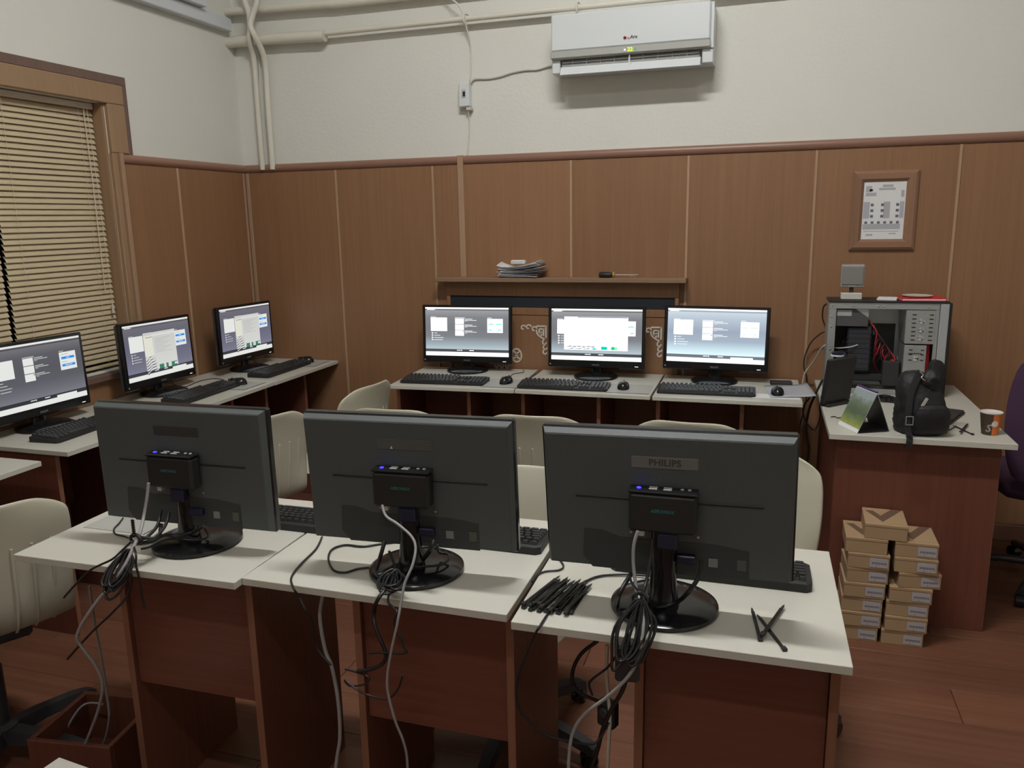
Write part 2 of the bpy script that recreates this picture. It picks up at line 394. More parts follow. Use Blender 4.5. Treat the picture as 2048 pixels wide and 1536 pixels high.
# ---- heating pipes
def pipe(name, label, pts, r, mt=PIPEW, k=6, n=12, group='painted pipes in the wall corner'):
    return tag(MB().tube(pts, r, n, k).build(name, mt, None, 60), label, 'pipe', group)
t = thing('wall_pipe', 'lower horizontal cream pipe along the back wall, running behind the air conditioner end', 'pipe', (0, 0, 0), 0, 'painted pipes in the wall corner')
MB().tube([(.0, -.055, 2.560), (.30, -.055, 2.556), (.62, -.055, 2.545)], .030, 12, 4).build('thick_run', PIPEW, t, 60)
MB().tube([(.60, -.055, 2.558), (2.3, -.055, 2.563), (5.39, -.055, 2.57)], .0145, 12, 4).build('thin_run', PIPEW, t, 60)
for x in (1.432, 2.02):
    MB().tube([(x, 0, 2.585), (x, -.035, 2.59), (x, -.074, 2.575), (x, -.074, 2.54), (x, -.04, 2.53), (x, 0, 2.53)], .005, 7, 4).build('pipe_clip', PIPEW, t, 60)
pipe('wall_pipe', 'upper horizontal cream pipe along the back wall near the picture top', [(.0, -.05, 2.722), (.6, -.05, 2.705), (1.2, -.05, 2.70), (5.39, -.05, 2.72)], .021)
pipe('wall_pipe', 'left of the two upright cream pipes in the wall corner', [(.146, -.03, 1.86), (.145, -.03, 2.2), (.146, -.032, 2.46), (.165, -.09, 2.55), (.186, -.105, 2.60), (.186, -.10, 2.645), (.172, -.085, 2.70), (.150, -.085, 2.78), (.14, -.085, 3.0), (.14, -.08, 3.74)], .0155)
pipe('wall_pipe', 'right of the two upright cream pipes in the wall corner', [(.213, -.03, 1.86), (.214, -.03, 2.2), (.217, -.03, 2.42), (.222, -.06, 2.50), (.215, -.105, 2.565), (.198, -.115, 2.62), (.212, -.105, 2.68), (.243, -.10, 2.76), (.25, -.1, 3.0), (.25, -.09, 3.74)], .0160)
pipe('wall_cable', 'thin white wire clipped up beside the corner pipes', [(.125, -.021, 1.87), (.122, -.012, 2.0), (.150, -.006, 2.3), (.165, -.006, 2.5)], .004, PIPEW)
# ---- switch box and wires
t = thing('breaker_box', 'small white wall switch box with black rocker, wired to the air conditioner', 'switch box', (1.412, 0, 2.135))
MB().cbox(-.03, .028, -.052, -.001, 0, .118, .005).build('box_cover', ACW, t)
MB().cbox(-.012, .010, -.055, -.052, .045, .088, .001).build('switch_recess', GREYLT, t)
MB().cbox(-.004, .009, -.060, -.055, .052, .075, .001).build('rocker', BLACKD, t)
MB().cbox(.006, .034, -.045, -.002, -.018, -.001, .003).build('cable_gland', GREYLT, t)
def cable(name, label, pts, r, mt=CABLE, k=6, n=7, group=None, cat='cable'):
    return tag(MB().tube(pts, r, n, k).build(name, mt, None, 70), label, cat, group)
cable('wall_cable', 'white wire from the ceiling pipe down to the wall switch box', [(1.30, -.06, 2.70), (1.39, -.078, 2.64), (1.430, -.078, 2.585), (1.436, -.05, 2.52), (1.440, -.008, 2.44), (1.438, -.006, 2.33), (1.428, -.02, 2.254)], .0045, PIPEW)
cable('wall_cable', 'white wire hanging below the switch box to the panel rail', [(1.425, -.03, 2.115), (1.424, -.012, 2.06), (1.415, -.007, 1.97), (1.407, -.012, 1.895)], .0035, PIPEW)
cable('wall_cable', 'twin grey wire sagging from the switch box to the air conditioner', [(1.44, -.03, 2.255), (1.46, -.012, 2.275), (1.53, -.008, 2.272), (1.60, -.008, 2.278), (1.66, -.008, 2.292), (1.74, -.008, 2.300), (1.80, -.008, 2.298), (1.86, -.01, 2.310), (1.93, -.03, 2.315)], .0048, GREYLT)

# ================================================================== AIR CONDITIONER
t = thing('air_conditioner', 'white wall air conditioner showing 22 on its silver strip', 'air conditioner', (2.295, 0, 2.25))
ax0, ax1 = -.378, .386
prof = [(-.002, .0), (-.10, -.005), (-.125, .055), (-.168, .058), (-.168, .075), (-.168, .245), (-.150, .258), (-.002, .258)]
n = len(prof)
b = MB(); b.add([(ax0, y_, z_) for y_, z_ in prof]+[(ax1, y_, z_) for y_, z_ in prof], [tuple(range(n)), tuple(range(n, 2*n))]+[(i, (i+1) % n, n+(i+1) % n, n+i) for i in range(n)])
b.build('housing', ACW, t)
MB().cbox(ax0+.002, ax1-.014, -.186, -.169, .092, .256, .006).build('front_panel', ACW, t)
o = MB().cbox(ax0-.001, ax1-.012, -.187, -.169, .060, .091, .003).build('silver_strip', ACG, t)
Mx = lambda x, z, y=-.1875: TR(x, y, z, 90)
MB().lathe([(.0045, 0), (.0045, .0008), (0, .0008)], 12, 0, Mx(-.018, .0745)).build('power_light', WHITELED, o)
MB().text('22', .025, Mx(.007, .0745), bold=.0006).build('temperature_digits', YELLOWLED, o)
MB().lathe([(.0048, 0), (.0048, .0008), (0, .0008)], 12, 0, Mx(.031, .0745)).build('mode_light', GREENLED, o)
lg = MB(); lg.lathe([(.0085, 0), (.0085, .0006), (.0045, .0006), (.0045, 0)], 16, 0, Mx(-.018, .127, -.1865)).text('ay', .017, Mx(.0, .126, -.1865), 0, bold=.0003).text('Arx', .021, Mx(.024, .1285, -.1865), 1, bold=.0007)
lg.build('logo', [mat('logo_red', (.50, .12, .14), .5), mat('logo_black', (.03, .03, .03), .5)], t)
MB().box(ax0+.045, ax1-.06, -.150, -.128, .012, .054).build('outlet_recess', ACD, t)
for i, zz in enumerate((.040, .024)):
    MB().cbox(ax0+.05, ax1-.065, -.158, -.148, zz, zz+.006, .001).build('louvre', ACG, t)
for i in range(9):
    xx = ax0+.10+i*.068
    MB().cbox(xx, xx+.003, -.157, -.145, .010, .056, .0008).build('louvre_fin', ACG, t)
MB().cbox(-.004, .004, -.166, -.150, .0, .056, .001).cbox(-.001, .014, -.172, -.160, .004, .018, .003).build('vane_hinge', ACW, t)
o = MB().cbox(ax0+.045, ax1-.055, -.022, .022, -.002, .002, .001).build('vane', ACW, t); o.location = (0, -.174, .002); o.rotation_euler = (R(62), 0, 0)
MB().cbox(ax0-.0005, ax0+.04, -.160, -.09, -.006, .0575, .004).build('end_cheek', ACW, t)
MB().cbox(ax1-.05, ax1+.0005, -.160, -.09, -.006, .0575, .004).build('end_cheek', ACW, t)

# ================================================================== CEILING LAMP and an added fill lamp
for i, lp in enumerate(LAMP_POS):
    t = thing('ceiling_lamp', ('long fluorescent ceiling lamp over the nearest desks', 'dimmer ceiling lamp added behind the viewpoint for fill light')[i], 'lamp', lp, 0, 'fluorescent ceiling lamps')
    MB().cbox(-.66, .66, -.09, .09, .005, .07, .004).build('lamp_housing', ACW, t)
    MB().box(-.60, .60, -.055, .055, -.012, .004).build('diffuser', emitter('tube_light_%d' % i, LAMP_COL, LAMP_POWER[i]), t)

# ================================================================== RADIATOR COVER with mantel shelf
t = thing('radiator_cover', 'brown radiator cover with mantel shelf and cream fretwork behind the far monitors', 'radiator cover', (1.905, 0, 0))
MB().cbox(-.672, .676, -.115, -.019, 1.226, 1.249, .003).build('mantel_shelf', wood('shelf_laminate', (.26, .165, .10), (.32, .205, .13), 'x'), t)
MB().cbox(-.632, .636, -.046, -.019, 1.146, 1.225, .003).build('frieze_board', PANEL, t)
MB().cbox(-.632, -.612, -.044, -.019, .0, 1.145, .002).build('side_post', PANEL, t)
MB().cbox(.616, .636, -.044, -.019, .0, 1.145, .002).build('side_post', PANEL, t)
MB().box(-.611, .615, -.036, -.019, 1.085, 1.145).build('grille_opening', OPENDK, t)  # solid slab, the opening's shade is put into its colour
MB().cbox(-.611, .615, -.042, -.019, 1.045, 1.084, .002).build('mid_rail', PANEL, t)
MB().cbox(-.611, .615, -.038, -.019, .08, 1.044, .002).build('front_board', PANEL, t)
def ribbon(b, pts, wd=.0045, yy=-.0385):
    P = smooth_path([(x, 0, z) for x, z in pts], 4); N = len(P); vs = []
    for i, p in enumerate(P):
        d = P[min(i+1, N-1)]-P[max(i-1, 0)]; nn = Vector((-d.z, 0, d.x)).normalized()*wd
        for q_, yv in ((p-nn, yy), (p+nn, yy), (p+nn, yy-.003), (p-nn, yy-.003)): vs.append((q_.x, yv, q_.z))
    fs = [(i*4+j, i*4+(j+1) % 4, i*4+4+(j+1) % 4, i*4+4+j) for i in range(N-1) for j in range(4)]+[(0, 1, 2, 3), tuple(4*N-4+j for j in range(4))]
    b.add(vs, fs)
def fret(x, z, sx):
    b = MB(); q = lambda pts: [(x+sx*px, z+pz) for px, pz in pts]
    for seg in ([(-.045, .008), (.008, .008)], [(.008, .012), (.008, -.055)], [(-.030, -.008), (-.006, -.008)], [(-.006, -.005), (-.006, -.045)], [(-.03, -.008), (-.03, -.03)], [(-.03, -.03), (-.016, -.03)], [(-.018, -.02), (-.018, -.045)]):
        p = q(seg)
        ribbon(b, [p[0], ((p[0][0]+p[1][0])/2, (p[0][1]+p[1][1])/2), p[1]], .0042)
    def spiral(cx, cz, r0, r1, a0, a1, n=9): return [(cx+(r0+(r1-r0)*i/n)*math.cos(a0+(a1-a0)*i/n), cz+(r0+(r1-r0)*i/n)*math.sin(a0+(a1-a0)*i/n)) for i in range(n+1)]
    for c in ((-.058, -.010), (-.090, .0), (-.120, -.004)): ribbon(b, q(spiral(c[0], c[1], .017, .005, .2, 5.2)), .0036)
    for c in ((.002, -.080), (.006, -.108), (.004, -.134)): ribbon(b, q(spiral(c[0], c[1], .016, .005, 1.8, 6.6)), .0036)
    ribbon(b, q([(-.045, -.012), (-.04, -.035), (-.015, -.055), (.0, -.06)]), .0038)
    return b
fret(1.832-1.905, .978, 1).build('fretwork_corner', ORN, t)
fret(2.447-1.905, .985, 1).build('fretwork_corner', ORN, t)
b = MB(); ribbon(b, [(1.672-1.905+.028*math.cos(a*.5236), .822+.036*math.sin(a*.5236)) for a in range(13)], .0038)
ribbon(b, [(1.650-1.905, .80), (1.675-1.905, .822), (1.655-1.905, .845)], .0035); ribbon(b, [(1.695-1.905, .80), (1.668-1.905, .822), (1.690-1.905, .845)], .0035)
b.build('fretwork_medallion', ORN, t)
b = MB()
for dx in (-.03, .0, .03): ribbon(b, [(1.585-1.905+dx-.01, .765), (1.585-1.905+dx, .745), (1.585-1.905+dx+.01, .765)], .004)
b.build('fretwork_leaf', ORN, t)
# paper heap on the shelf: loose crumpled sheets
for i in range(9):
    nx, ny = 8, 5; wd, dpt = random.uniform(.20, .29), random.uniform(.07, .09); vs = []; ph = random.uniform(0, 6); kx, kz = random.uniform(-.035, .035), random.choice((-1, 1))
    zz = 1.2525+i*.0062
    for a in range(nx+1):
        for c in range(ny+1):
            u_ = a/nx-.5; v_ = c/ny-.5
            px_, py_ = u_*wd, v_*dpt
            g = (i/8)*(.9*max(0, px_-.03)**2*2.5+1.0*max(0, -.07-px_)**2*2+max(0, .5*px_-py_-.01)*.22+max(0, py_*.8-px_-.08)*.25)
            vs.append((px_, py_, .0012*math.sin(px_*30)+.001*math.cos(py_*60)+g))
    fs = [(a*(ny+1)+c, (a+1)*(ny+1)+c, (a+1)*(ny+1)+c+1, a*(ny+1)+c+1) for a in range(nx) for c in range(ny)]
    o = MB().add(vs, fs).build('paper_sheet', PAPER if i % 3 else mat('newsprint', (.50, .50, .54), .85, var=.35, vscale=70), None, 60, fix=False)
    o.modifiers.new('thick', 'SOLIDIFY').thickness = .0012
    o.location = (1.712+random.uniform(-.014, .014), -.066+random.uniform(-.006, .004), zz+.004); o.rotation_euler = (0, 0, R(random.uniform(-9, 9)))
    if i == 8: tag(o, 'topmost crumpled sheet of the paper heap on the mantel shelf', 'paper', 'crumpled papers on the mantel shelf')
    elif i == 0: tag(o, 'bottom sheet of the paper heap on the mantel shelf', 'paper', 'crumpled papers on the mantel shelf')
    else: tag(o, 'crumpled printed sheet, %s from the bottom of the paper heap on the mantel shelf' % ('', 'second', 'third', 'fourth', 'fifth', 'sixth', 'seventh', 'eighth')[i], 'paper', 'crumpled papers on the mantel shelf')
t = thing('paper_roll_box', 'small printed white packet on top of the paper heap', 'packet', (1.70, -.065, 1.3205))
MB().cbox(-.038, .036, -.02, .02, 0, .020, .003).build('packet_body', PAPER, t)
b = MB()
for i in range(6): b.box(-.032+i*.011, -.027+i*.011, -.0205, -.020, .004, .016)
b.build('packet_print', PAPERG, t)
t = thing('screwdriver', 'screwdriver with black handle and amber collar on the mantel shelf', 'screwdriver', (2.135, -.072, 1.2495), R(1))
MB().lathe([(.0, 0), (.011, .001), (.0145, .006), (.0148, .05), (.013, .064), (.0105, .070), (.0, .071)], 12, 0, TR(0, 0, .0148, 0, 90)).build('handle', BLACKD, t, 40)
MB().lathe([(.007, .070), (.0145, .073), (.0145, .079), (.006, .082)], 12, 0, TR(0, 0, .0148, 0, 90)).build('collar', YELW, t, 40)
MB().lathe([(.0026, .08), (.0026, .195), (.0032, .202), (.0, .206)], 8, 0, TR(0, 0, .0148, 0, 90)).build('blade', CHROME, t, 40)

# ---- framed seating plan
t = thing('picture_frame', 'brown wooden frame with a printed seating plan on the panelling', 'picture frame', (3.464, -.018, 1.562))
fw, fh, iw, ih = .139, .180, .090, .131
FRW = wood('frame_wood', (.225, .120, .072), (.28, .155, .095), 'x', rough=.35); FRZ = wood('frame_wood_upright', (.225, .120, .072), (.28, .155, .095), 'z', rough=.35)
def bar(o0, o1, i1, i0, mt):
    c = [Vector((p[0], 0, p[1])) for p in (o0, o1, i1, i0)]; mid = [c[0].lerp(c[3], .25), c[1].lerp(c[2], .25), c[1].lerp(c[2], .75), c[0].lerp(c[3], .75)]
    L0 = [(p.x, -.001, p.z) for p in c]; L1 = [(c[0].x, -.014, c[0].z), (c[1].x, -.014, c[1].z), (c[2].x, -.011, c[2].z), (c[3].x, -.011, c[3].z)]; L2 = [(p.x, -.022, p.z) for p in mid]
    MB().add(L0+L1+L2, [(0, 1, 2, 3), (8, 9, 10, 11)]+[(i, (i+1) % 4, 4+(i+1) % 4, 4+i) for i in range(4)]+[(4+i, 4+(i+1) % 4, 8+(i+1) % 4, 8+i) for i in range(4)]).build('frame_bar', mt, t)
bar((-fw, fh), (fw, fh), (iw, ih), (-iw, ih), FRW); bar((-fw, -fh), (fw, -fh), (iw, -ih), (-iw, -ih), FRW)
bar((-fw, -fh), (-fw, fh), (-iw, ih), (-iw, -ih), FRZ); bar((fw, -fh), (fw, fh), (iw, ih), (iw, -ih), FRZ)
pg = MB().box(-iw, iw, -.008, -.001, -ih, ih).build('plan_sheet', PAPER, t)
b = MB()
def mark(x0, x1, z0, z1, mi): b.box(x0, x1, -.0086, -.0082, z0, z1, mi)
mark(-.08, -.055, .085, .112, 0); mark(-.065, -.05, .088, .098, 1); mark(-.08, -.035, .066, .082, 0)
mark(-.01, .035, .105, .117, 0); mark(-.025, .045, .092, .102, 0); mark(.07, .083, .06, .09, 0)
for x0 in (-.087, .0, .068): mark(x0, x0+(.027 if x0 < .06 else .018), -.035, .04, 0)
for zz in (.032, .006, -.020):
    for xx in (-.056, -.012, .052): mark(xx, xx+.013, zz-.012, zz, 1)
for i in range(6): mark(-.078+i*.027, -.066+i*.027, -.060, -.049, 1)
mark(-.085, .075, -.085, -.061, 0); mark(-.08, .07, -.096, -.093, 0); mark(-.07, -.04, -.115, -.107, 0); mark(.03, .06, -.108, -.103, 0)
b.build('plan_print', [PAPERG, PAPERD], pg)

# ================================================================== DESKS
DW, DD, DT = .648, .528, .018
def make_desk():
    r = link('computer_desk', None)
    MB().cbox(-DW/2, DW/2, -DD/2, DD/2, .75-DT, .75, .0012).build('desk_top', WHITETOP, r)
    for x in (-DW/2+.010, DW/2-.262):
        p = MB().cbox(x, x+.018, -DD/2+.075, DD/2-.075, .0, .75-DT-.001, .001).build('side_panel', DESKW, r)
        MB().box(x, x+.018, -DD/2+.0735, -DD/2+.075, .0, .75-DT-.001).build('edge_band', DESKEDGE, p)
        MB().box(x, x+.018, DD/2-.075, DD/2-.0735, .0, .75-DT-.001).build('edge_band', DESKEDGE, p)
    MB().cbox(-DW/2+.029, DW/2-.263, DD/2-.105, DD/2-.087, .385, .75-DT-.001, .001).build('modesty_panel', DESKH, r)
    return r
desk0 = make_desk(); used = [0]
def put(root, flag, loc, rz):
    o = root if not flag[0] else copy_tree(root)
    flag[0] = 1; o.location = loc; o.rotation_euler = (0, 0, rz)
    return o
G = 'white-topped computer desks'
desks = {}
def desk(key, p0, p1, side, label):
    """p0-p1: the two corners of the long edge named by side ('user' or 'back'), in user left-to-right order"""
    p0 = Vector((*p0, 0)); p1 = Vector((*p1, 0)); d = (p1-p0).normalized(); nrm = Vector((-d.y, d.x, 0))
    c = (p0+p1)/2+nrm*(DD/2 if side == 'user' else -DD/2)
    desks[key] = tag(put(desk0, used, c, math.atan2(d.y, d.x)), label, 'desk', G)
desk('D1', (1.824, -2.730), (1.175, -2.742), 'back', 'leftmost desk of the nearest row, cable bundle hanging off its edge')
desk('D2', (2.474, -2.706), (1.822, -2.704), 'back', 'middle desk of the nearest row, between two others')
desk('D3', (3.142, -2.724), (2.483, -2.731), 'back', 'rightmost desk of the nearest row, heap of cable ties on it')
desk('B1', (1.176, -.617), (1.826, -.585), 'user', 'leftmost desk of the far row under the mantel shelf')
desk('B2', (1.828, -.582), (2.476, -.580), 'user', 'middle desk of the far row under the mantel shelf')
desk('B3', (2.478, -.584), (3.142, -.580), 'user', 'rightmost desk of the far row, loose paper at its edge')
desk('L1', (.556, -.670), (.556, -.024), 'user', 'side wall desk in the room corner')
desk('L2', (.552, -1.322), (.552, -.676), 'user', 'side wall desk under the window, middle of three')
desk('L3', (.549, -1.974), (.549, -1.328), 'user', 'side wall desk at the left picture edge under the window')
desk('L4', (.549, -2.735), (.549, -2.087), 'user', 'side wall desk only its corner showing at the left picture edge')

# ================================================================== MONITORS
MW, MH = .50, .314
SW, SH = .466, .262
def panel_mesh(front):
    b = MB()
    if front: b.cbox(-MW/2, MW/2, -.0, .014, -MH/2, MH/2, .004)
    return b
def make_monitor(tilt=3.5, zc=.205, roll=0, plate=.085, yoff=-.004):
    r = link('monitor', None); T = TR(0, 0, zc, -tilt, roll)
    # base + neck
    MB().lathe([(.0, 0), (.108, 0), (.112, .004), (.111, .010), (.100, .016), (.06, .021), (.0, .022)], 40, 0, TR(0, yoff, .0)).build('base', BLACKG, r, 50)
    nk = MB(); n = 16
    vs = []; lv = [(.0, .034, .020, 0), (.035, .029, .018, 0), (.08, .026, .016, .0), (zc-.05, .026, .012, .002)]
    for (z, a, c, dy) in lv:
        for j in range(n):
            q = 2*math.pi*j/n; vs.append((a*math.cos(q), yoff+.030+dy+c*math.sin(q), z+.018))
    fs = [(i*n+j, i*n+(j+1) % n, (i+1)*n+(j+1) % n, (i+1)*n+j) for i in range(len(lv)-1) for j in range(n)]+[tuple(range(n)), tuple(range(3*n, 4*n))]
    nk.add(vs, fs).build('neck', BLACKG, r, 50)
    bz = MB().cbox(-MW/2, MW/2, -.004, .018, -MH/2, MH/2, .004, 0, T)
    fr = bz.build('bezel', BLACKG, r)
    cz = .010
    # back shell: bulged rear cover, lower pocket
    bk = MB(); e = .012; ww, hh = MW/2, MH/2
    ring = [(ww-.003, hh-.003, .016), (ww-.010, hh-.010, .034), (ww-.013, hh-.013, .0355)]
    vs = []; n = 4
    for a, c, d in ring: vs += [(-a, d, -c), (a, d, -c), (a, d, c), (-a, d, c)]
    fs = [(i*4+j, i*4+(j+1) % 4, i*4+4+(j+1) % 4, i*4+4+j) for i in range(2) for j in range(4)]+[(8, 9, 10, 11), (0, 1, 2, 3)]
    bk.add(vs, fs, 0, T).build('back_cover', BLACKP, r)
    # lower rear pocket and slots
    pk = MB(); pp = [(-.165, -.062), (-.17, -.125), (-.15, -.150), (.165, -.150), (.165, -.085), (.10, -.075), (-.09, -.075), (-.13, -.062)]
    npp = len(pp); pk.add([(-x, .034, z) for x, z in pp]+[(-x, .0365, z) for x, z in pp], [tuple(range(npp)), tuple(range(npp, 2*npp))]+[(i, (i+1) % npp, npp+(i+1) % npp, npp+i) for i in range(npp)], 0, T)
    pk.build('cable_pocket', mat('pocket_plastic', (.034, .037, .038), .6), r)
    for x0, x1 in ((-.19, -.062), (.062, .18)):
        MB().cbox(x0, x1, .0355, .0375, .010, .0145, .0008, 0, T).build('vent_slot', BLACKD, r)
    for xx, zz in ((.067, -.060), (-.067, -.060)):
        MB().lathe([(.003, 0), (.003, .002), (0, .002)], 8, 0, T @ TR(xx, .0385, zz, -90)).build('screw', CHROME, r)
    MB().cbox(-.066, .064, .0355, .0366, .082, .106, .0004, 0, T).build('name_plate', mat('grey_sticker_%d' % int(plate*1000), (plate, plate*.97, plate*.86), .55), r)
    MB().cbox(-.105, -.087, .0362, .0385, -.125, -.107, .0003, 0, T).build('sticker', STICKL, r)
    MB().cbox(-.160, -.142, .0362, .0385, -.128, -.105, .0003, 0, T).build('sticker', STICK, r)
    MB().cbox(-.062, -.025, .036, .050, -.118, -.100, .002, 0, T).build('video_plug', BLUECON, r)
    # front details
    MB().text('PHILIPS', .012, T @ TR(.0, -.0045, -MH/2+.016, 90)).build('brand_mark', mat('bezel_print', (.22, .24, .26), .5), fr)
    MB().box(.200, .218, -.0046, -.004, -MH/2+.012, -MH/2+.0145, 0, T).build('power_light', WHITELED, fr)
    MB().cbox(-.242, -.235, -.0046, -.004, -MH/2+.013, -MH/2+.019, .0002, 0, T).build('energy_sticker', mat('bezel_print2', (.3, .33, .36), .5), fr)
    return r, T
GM = 'black flat monitors'
monitors = {}
MTS = {}
def screen(key, style, bg, white, popup, btn):
    """flat lit picture of the screen: every rect (u0,u1,v0,v1,colour top,colour bottom,layer), v downward"""
    rs = []
    def q(u0, u1, v0, v1, c, c2=None, l=1): rs.append((u0, u1, v0, v1, c, c2 or c, l))
    W_ = tuple(white); dk = tuple(c*.35 for c in bg[1])
    stops = bg
    ys = [.06, .2, .42, .60, .75, .86]
    cols = stops
    for i in range(5): q(0, 1, ys[i], ys[i+1], cols[i], cols[i+1], 0)
    q(0, 1, 0, .032, W_, None, 0); q(0, 1, .032, .06, tuple(c*.75 for c in bg[1]), None, 0)
    q(.022, .115, .036, .054, tuple(c*.9 for c in W_)); q(.125, .132, .04, .052, tuple(c*.6 for c in W_))
    q(0, 1, .86, .918, dk, None, 0); q(0, 1, .918, 1, W_, None, 0)
    q(.38, .425, .876, .888, W_); q(.43, .442, .872, .892, W_); q(.53, .585, .876, .890, W_)
    q(.065, .265, .21, .49, W_); q(.065, .13, .195, .203, tuple(c*.8 for c in W_))
    for i in range(4):
        v = .52+i*.046; q(.075, .092, v, v+.022, W_); q(.105, .105+(.04, .075, .115, .105)[i], v+.006, v+.016, tuple(c*.75 for c in W_))
    q(.36, .48, .205, .214, tuple(c*.8 for c in W_))
    for i in range(3):
        v = .225+i*.122; q(.362, .468, v, v+.112, W_)
        q(.478, .57, v+.006, v+.016, tuple(c*.8 for c in W_)); q(.478, .62, v+.030, v+.040, tuple(c*.75 for c in W_)); q(.478, .51, v+.052, v+.060, tuple(c*.6 for c in W_))
    q(.452, .463, .482, .497, dk, None, 2)
    q(.75, .80, .202, .212, tuple(c*.8 for c in W_)); q(.748, .932, .225, .51, W_)
    if btn == 'teal':
        te = (.10, .85, .62)
        for u0, u1, v in ((.765, .82, .325), (.85, .915, .325), (.765, .805, .445), (.875, .915, .445)): q(u0, u1, v, v+.018, te, None, 2)
    elif btn == 'faint':
        te = (.62, .92, .85)
        for u0, u1, v in ((.765, .82, .325), (.85, .915, .325), (.765, .80, .445), (.875, .915, .445)): q(u0, u1, v, v+.016, te, None, 2)
    else:
        q(.768, .915, .300, .338, (.02, .27, .78), None, 2); q(.768, .915, .418, .456, (.02, .27, .78), None, 2)
        q(.768, .85, .258, .266, (.45, .40, .36), None, 2); q(.768, .83, .380, .388, (.45, .40, .36), None, 2)
        q(.82, .86, .314, .324, W_, None, 3); q(.80, .88, .432, .442, W_, None, 3)
    tris = []
    if style == 'dialogA':
        q(.145, .850, .150, .80, W_, None, 4); q(.295, .845, .155, .167, (.03, .02, .30), None, 5)
        for i in range(6):
            tris.append((.155+i*.052, .742-.006*(i % 3), .225+i*.052, .716+.010*(i % 2), .222+i*.052, .734+.012*(i % 2), (.10, .09, .10))); tris.append((.17+i*.045, .792, .25+i*.045, .757+.008*(i % 2), .245+i*.045, .775, (.08, .08, .08)))
        q(.56, .625, .725, .785, (.0, .72, .55), None, 5); tris.append((.455, .787, .515, .787, .485, .752, (.0, .65, .55)))
        q(.67, .705, .725, .785, (.0, .75, .28), None, 5); q(.705, .735, .728, .785, (.35, .9, .55), None, 5)
    if style == 'dialogB':
        ly = (.74, .74, .64)
        q(.27, .755, .175, .865, tuple(c*.75 for c in W_), tuple(c*.85 for c in W_), 4); q(.40, .74, .168, .176, (.02, .02, .03), None, 5)
        q(.27, .40, .23, .60, ly, ly, 5); q(.40, .755, .18, .25, (.55, .55, .52), (.75, .75, .72), 5)
        q(.30, .40, .255, .27, (.35, .35, .33), None, 6)
        for i in range(10): q(.43, .68-.05*(i % 3), .30+i*.028, .307+i*.028, (.42, .42, .41), None, 6)
        q(.272, .42, .60, .862, (.62, .62, .56), (.45, .46, .48), 5)
        for i in range(12):
            v = .585+i*.024; u2 = .36+.012*i if i < 7 else .44; cc = (.05, .05, .06) if i % 2 else (.85, .86, .88)
            tris.append((.275, v+.075, .283, v+.088, .275+(u2-.275)*.55, v+.012, cc)); tris.append((.275+(u2-.275)*.5, v+.010, .275+(u2-.275)*.56, v+.024, u2, v-.004, cc))
        q(.285, .43, .845, .862, (.7, .72, .72), None, 6)
        for u0, u1 in ((.46, .53), (.565, .60), (.65, .74)): q(u0, u1, .785, .865, (.05, .22, .13), None, 6)
        q(.70, .745, .80, .84, (.7, .72, .72), None, 7)
    if popup: q(.66, .885, .885, .945, W_, None, 3)
    vs = []; fs = []; cl = []
    T = MTS[key]
    zc0 = .013
    def pt(u, v, l): return tuple(T @ Vector(((u-.5)*SW, -.0045-.00018*l, zc0+(.5-v)*SH)))
    for u0, u1, v0, v1, c1, c2, l in rs:
        b = len(vs); vs += [pt(u0, v0, l), pt(u0, v1, l), pt(u1, v1, l), pt(u1, v0, l)]; fs.append((b, b+1, b+2, b+3)); cl += [c1, c2, c2, c1]
    for (a, b_, c, d, e, f, cc) in tris:
        b = len(vs); vs += [pt(a, b_, 7), pt(c, d, 7), pt(e, f, 7)]; fs.append((b, b+1, b+2)); cl += [cc]*3
    me = bpy.data.meshes.new('screen'); me.from_pydata(vs, [], fs); me.materials.append(SCREEN)
    ca = me.color_attributes.new('Col', 'FLOAT_COLOR', 'POINT')
    for i, c in enumerate(cl): ca.data[i].color = (*c, 1)
    return me
MZ = {'B1': (3.4, .200, .1), 'B2': (3.8, .206, -.1), 'B3': (3.4, .214, .5), 'L1': (1.0, .212, 1.2), 'L2': (2.5, .208, 1.2), 'L3': (2.5, .208, 1.0), 'D1': (.5, .214, .2, .035), 'D2': (4.0, .227, .1, .085), 'D3': (5.8, .240, .9, .15)}
def monitor(key, x, y, rz, label, scr=None):
    o, MTS[key] = make_monitor(*MZ[key]); o.location = (x, y, .7502); o.rotation_euler = (0, 0, rz); tag(o, label, 'monitor', GM); monitors[key] = o
    return o
gB = [(.34, .35, .37), (.23, .235, .25), (.20, .205, .22), (.22, .23, .25), (.36, .42, .46), (.50, .60, .66)]
gB3 = [(.62, .72, .80), (.50, .57, .66), (.36, .42, .52), (.40, .48, .58), (.62, .80, .88), (.80, 1.0, 1.05)]
gL = [(.17, .17, .185), (.11, .11, .125), (.10, .10, .115), (.11, .11, .13), (.15, .15, .175), (.19, .19, .22)]
gL2 = [(.16, .155, .18), (.14, .135, .17), (.13, .13, .18), (.15, .15, .21), (.17, .17, .23), (.20, .20, .27)]
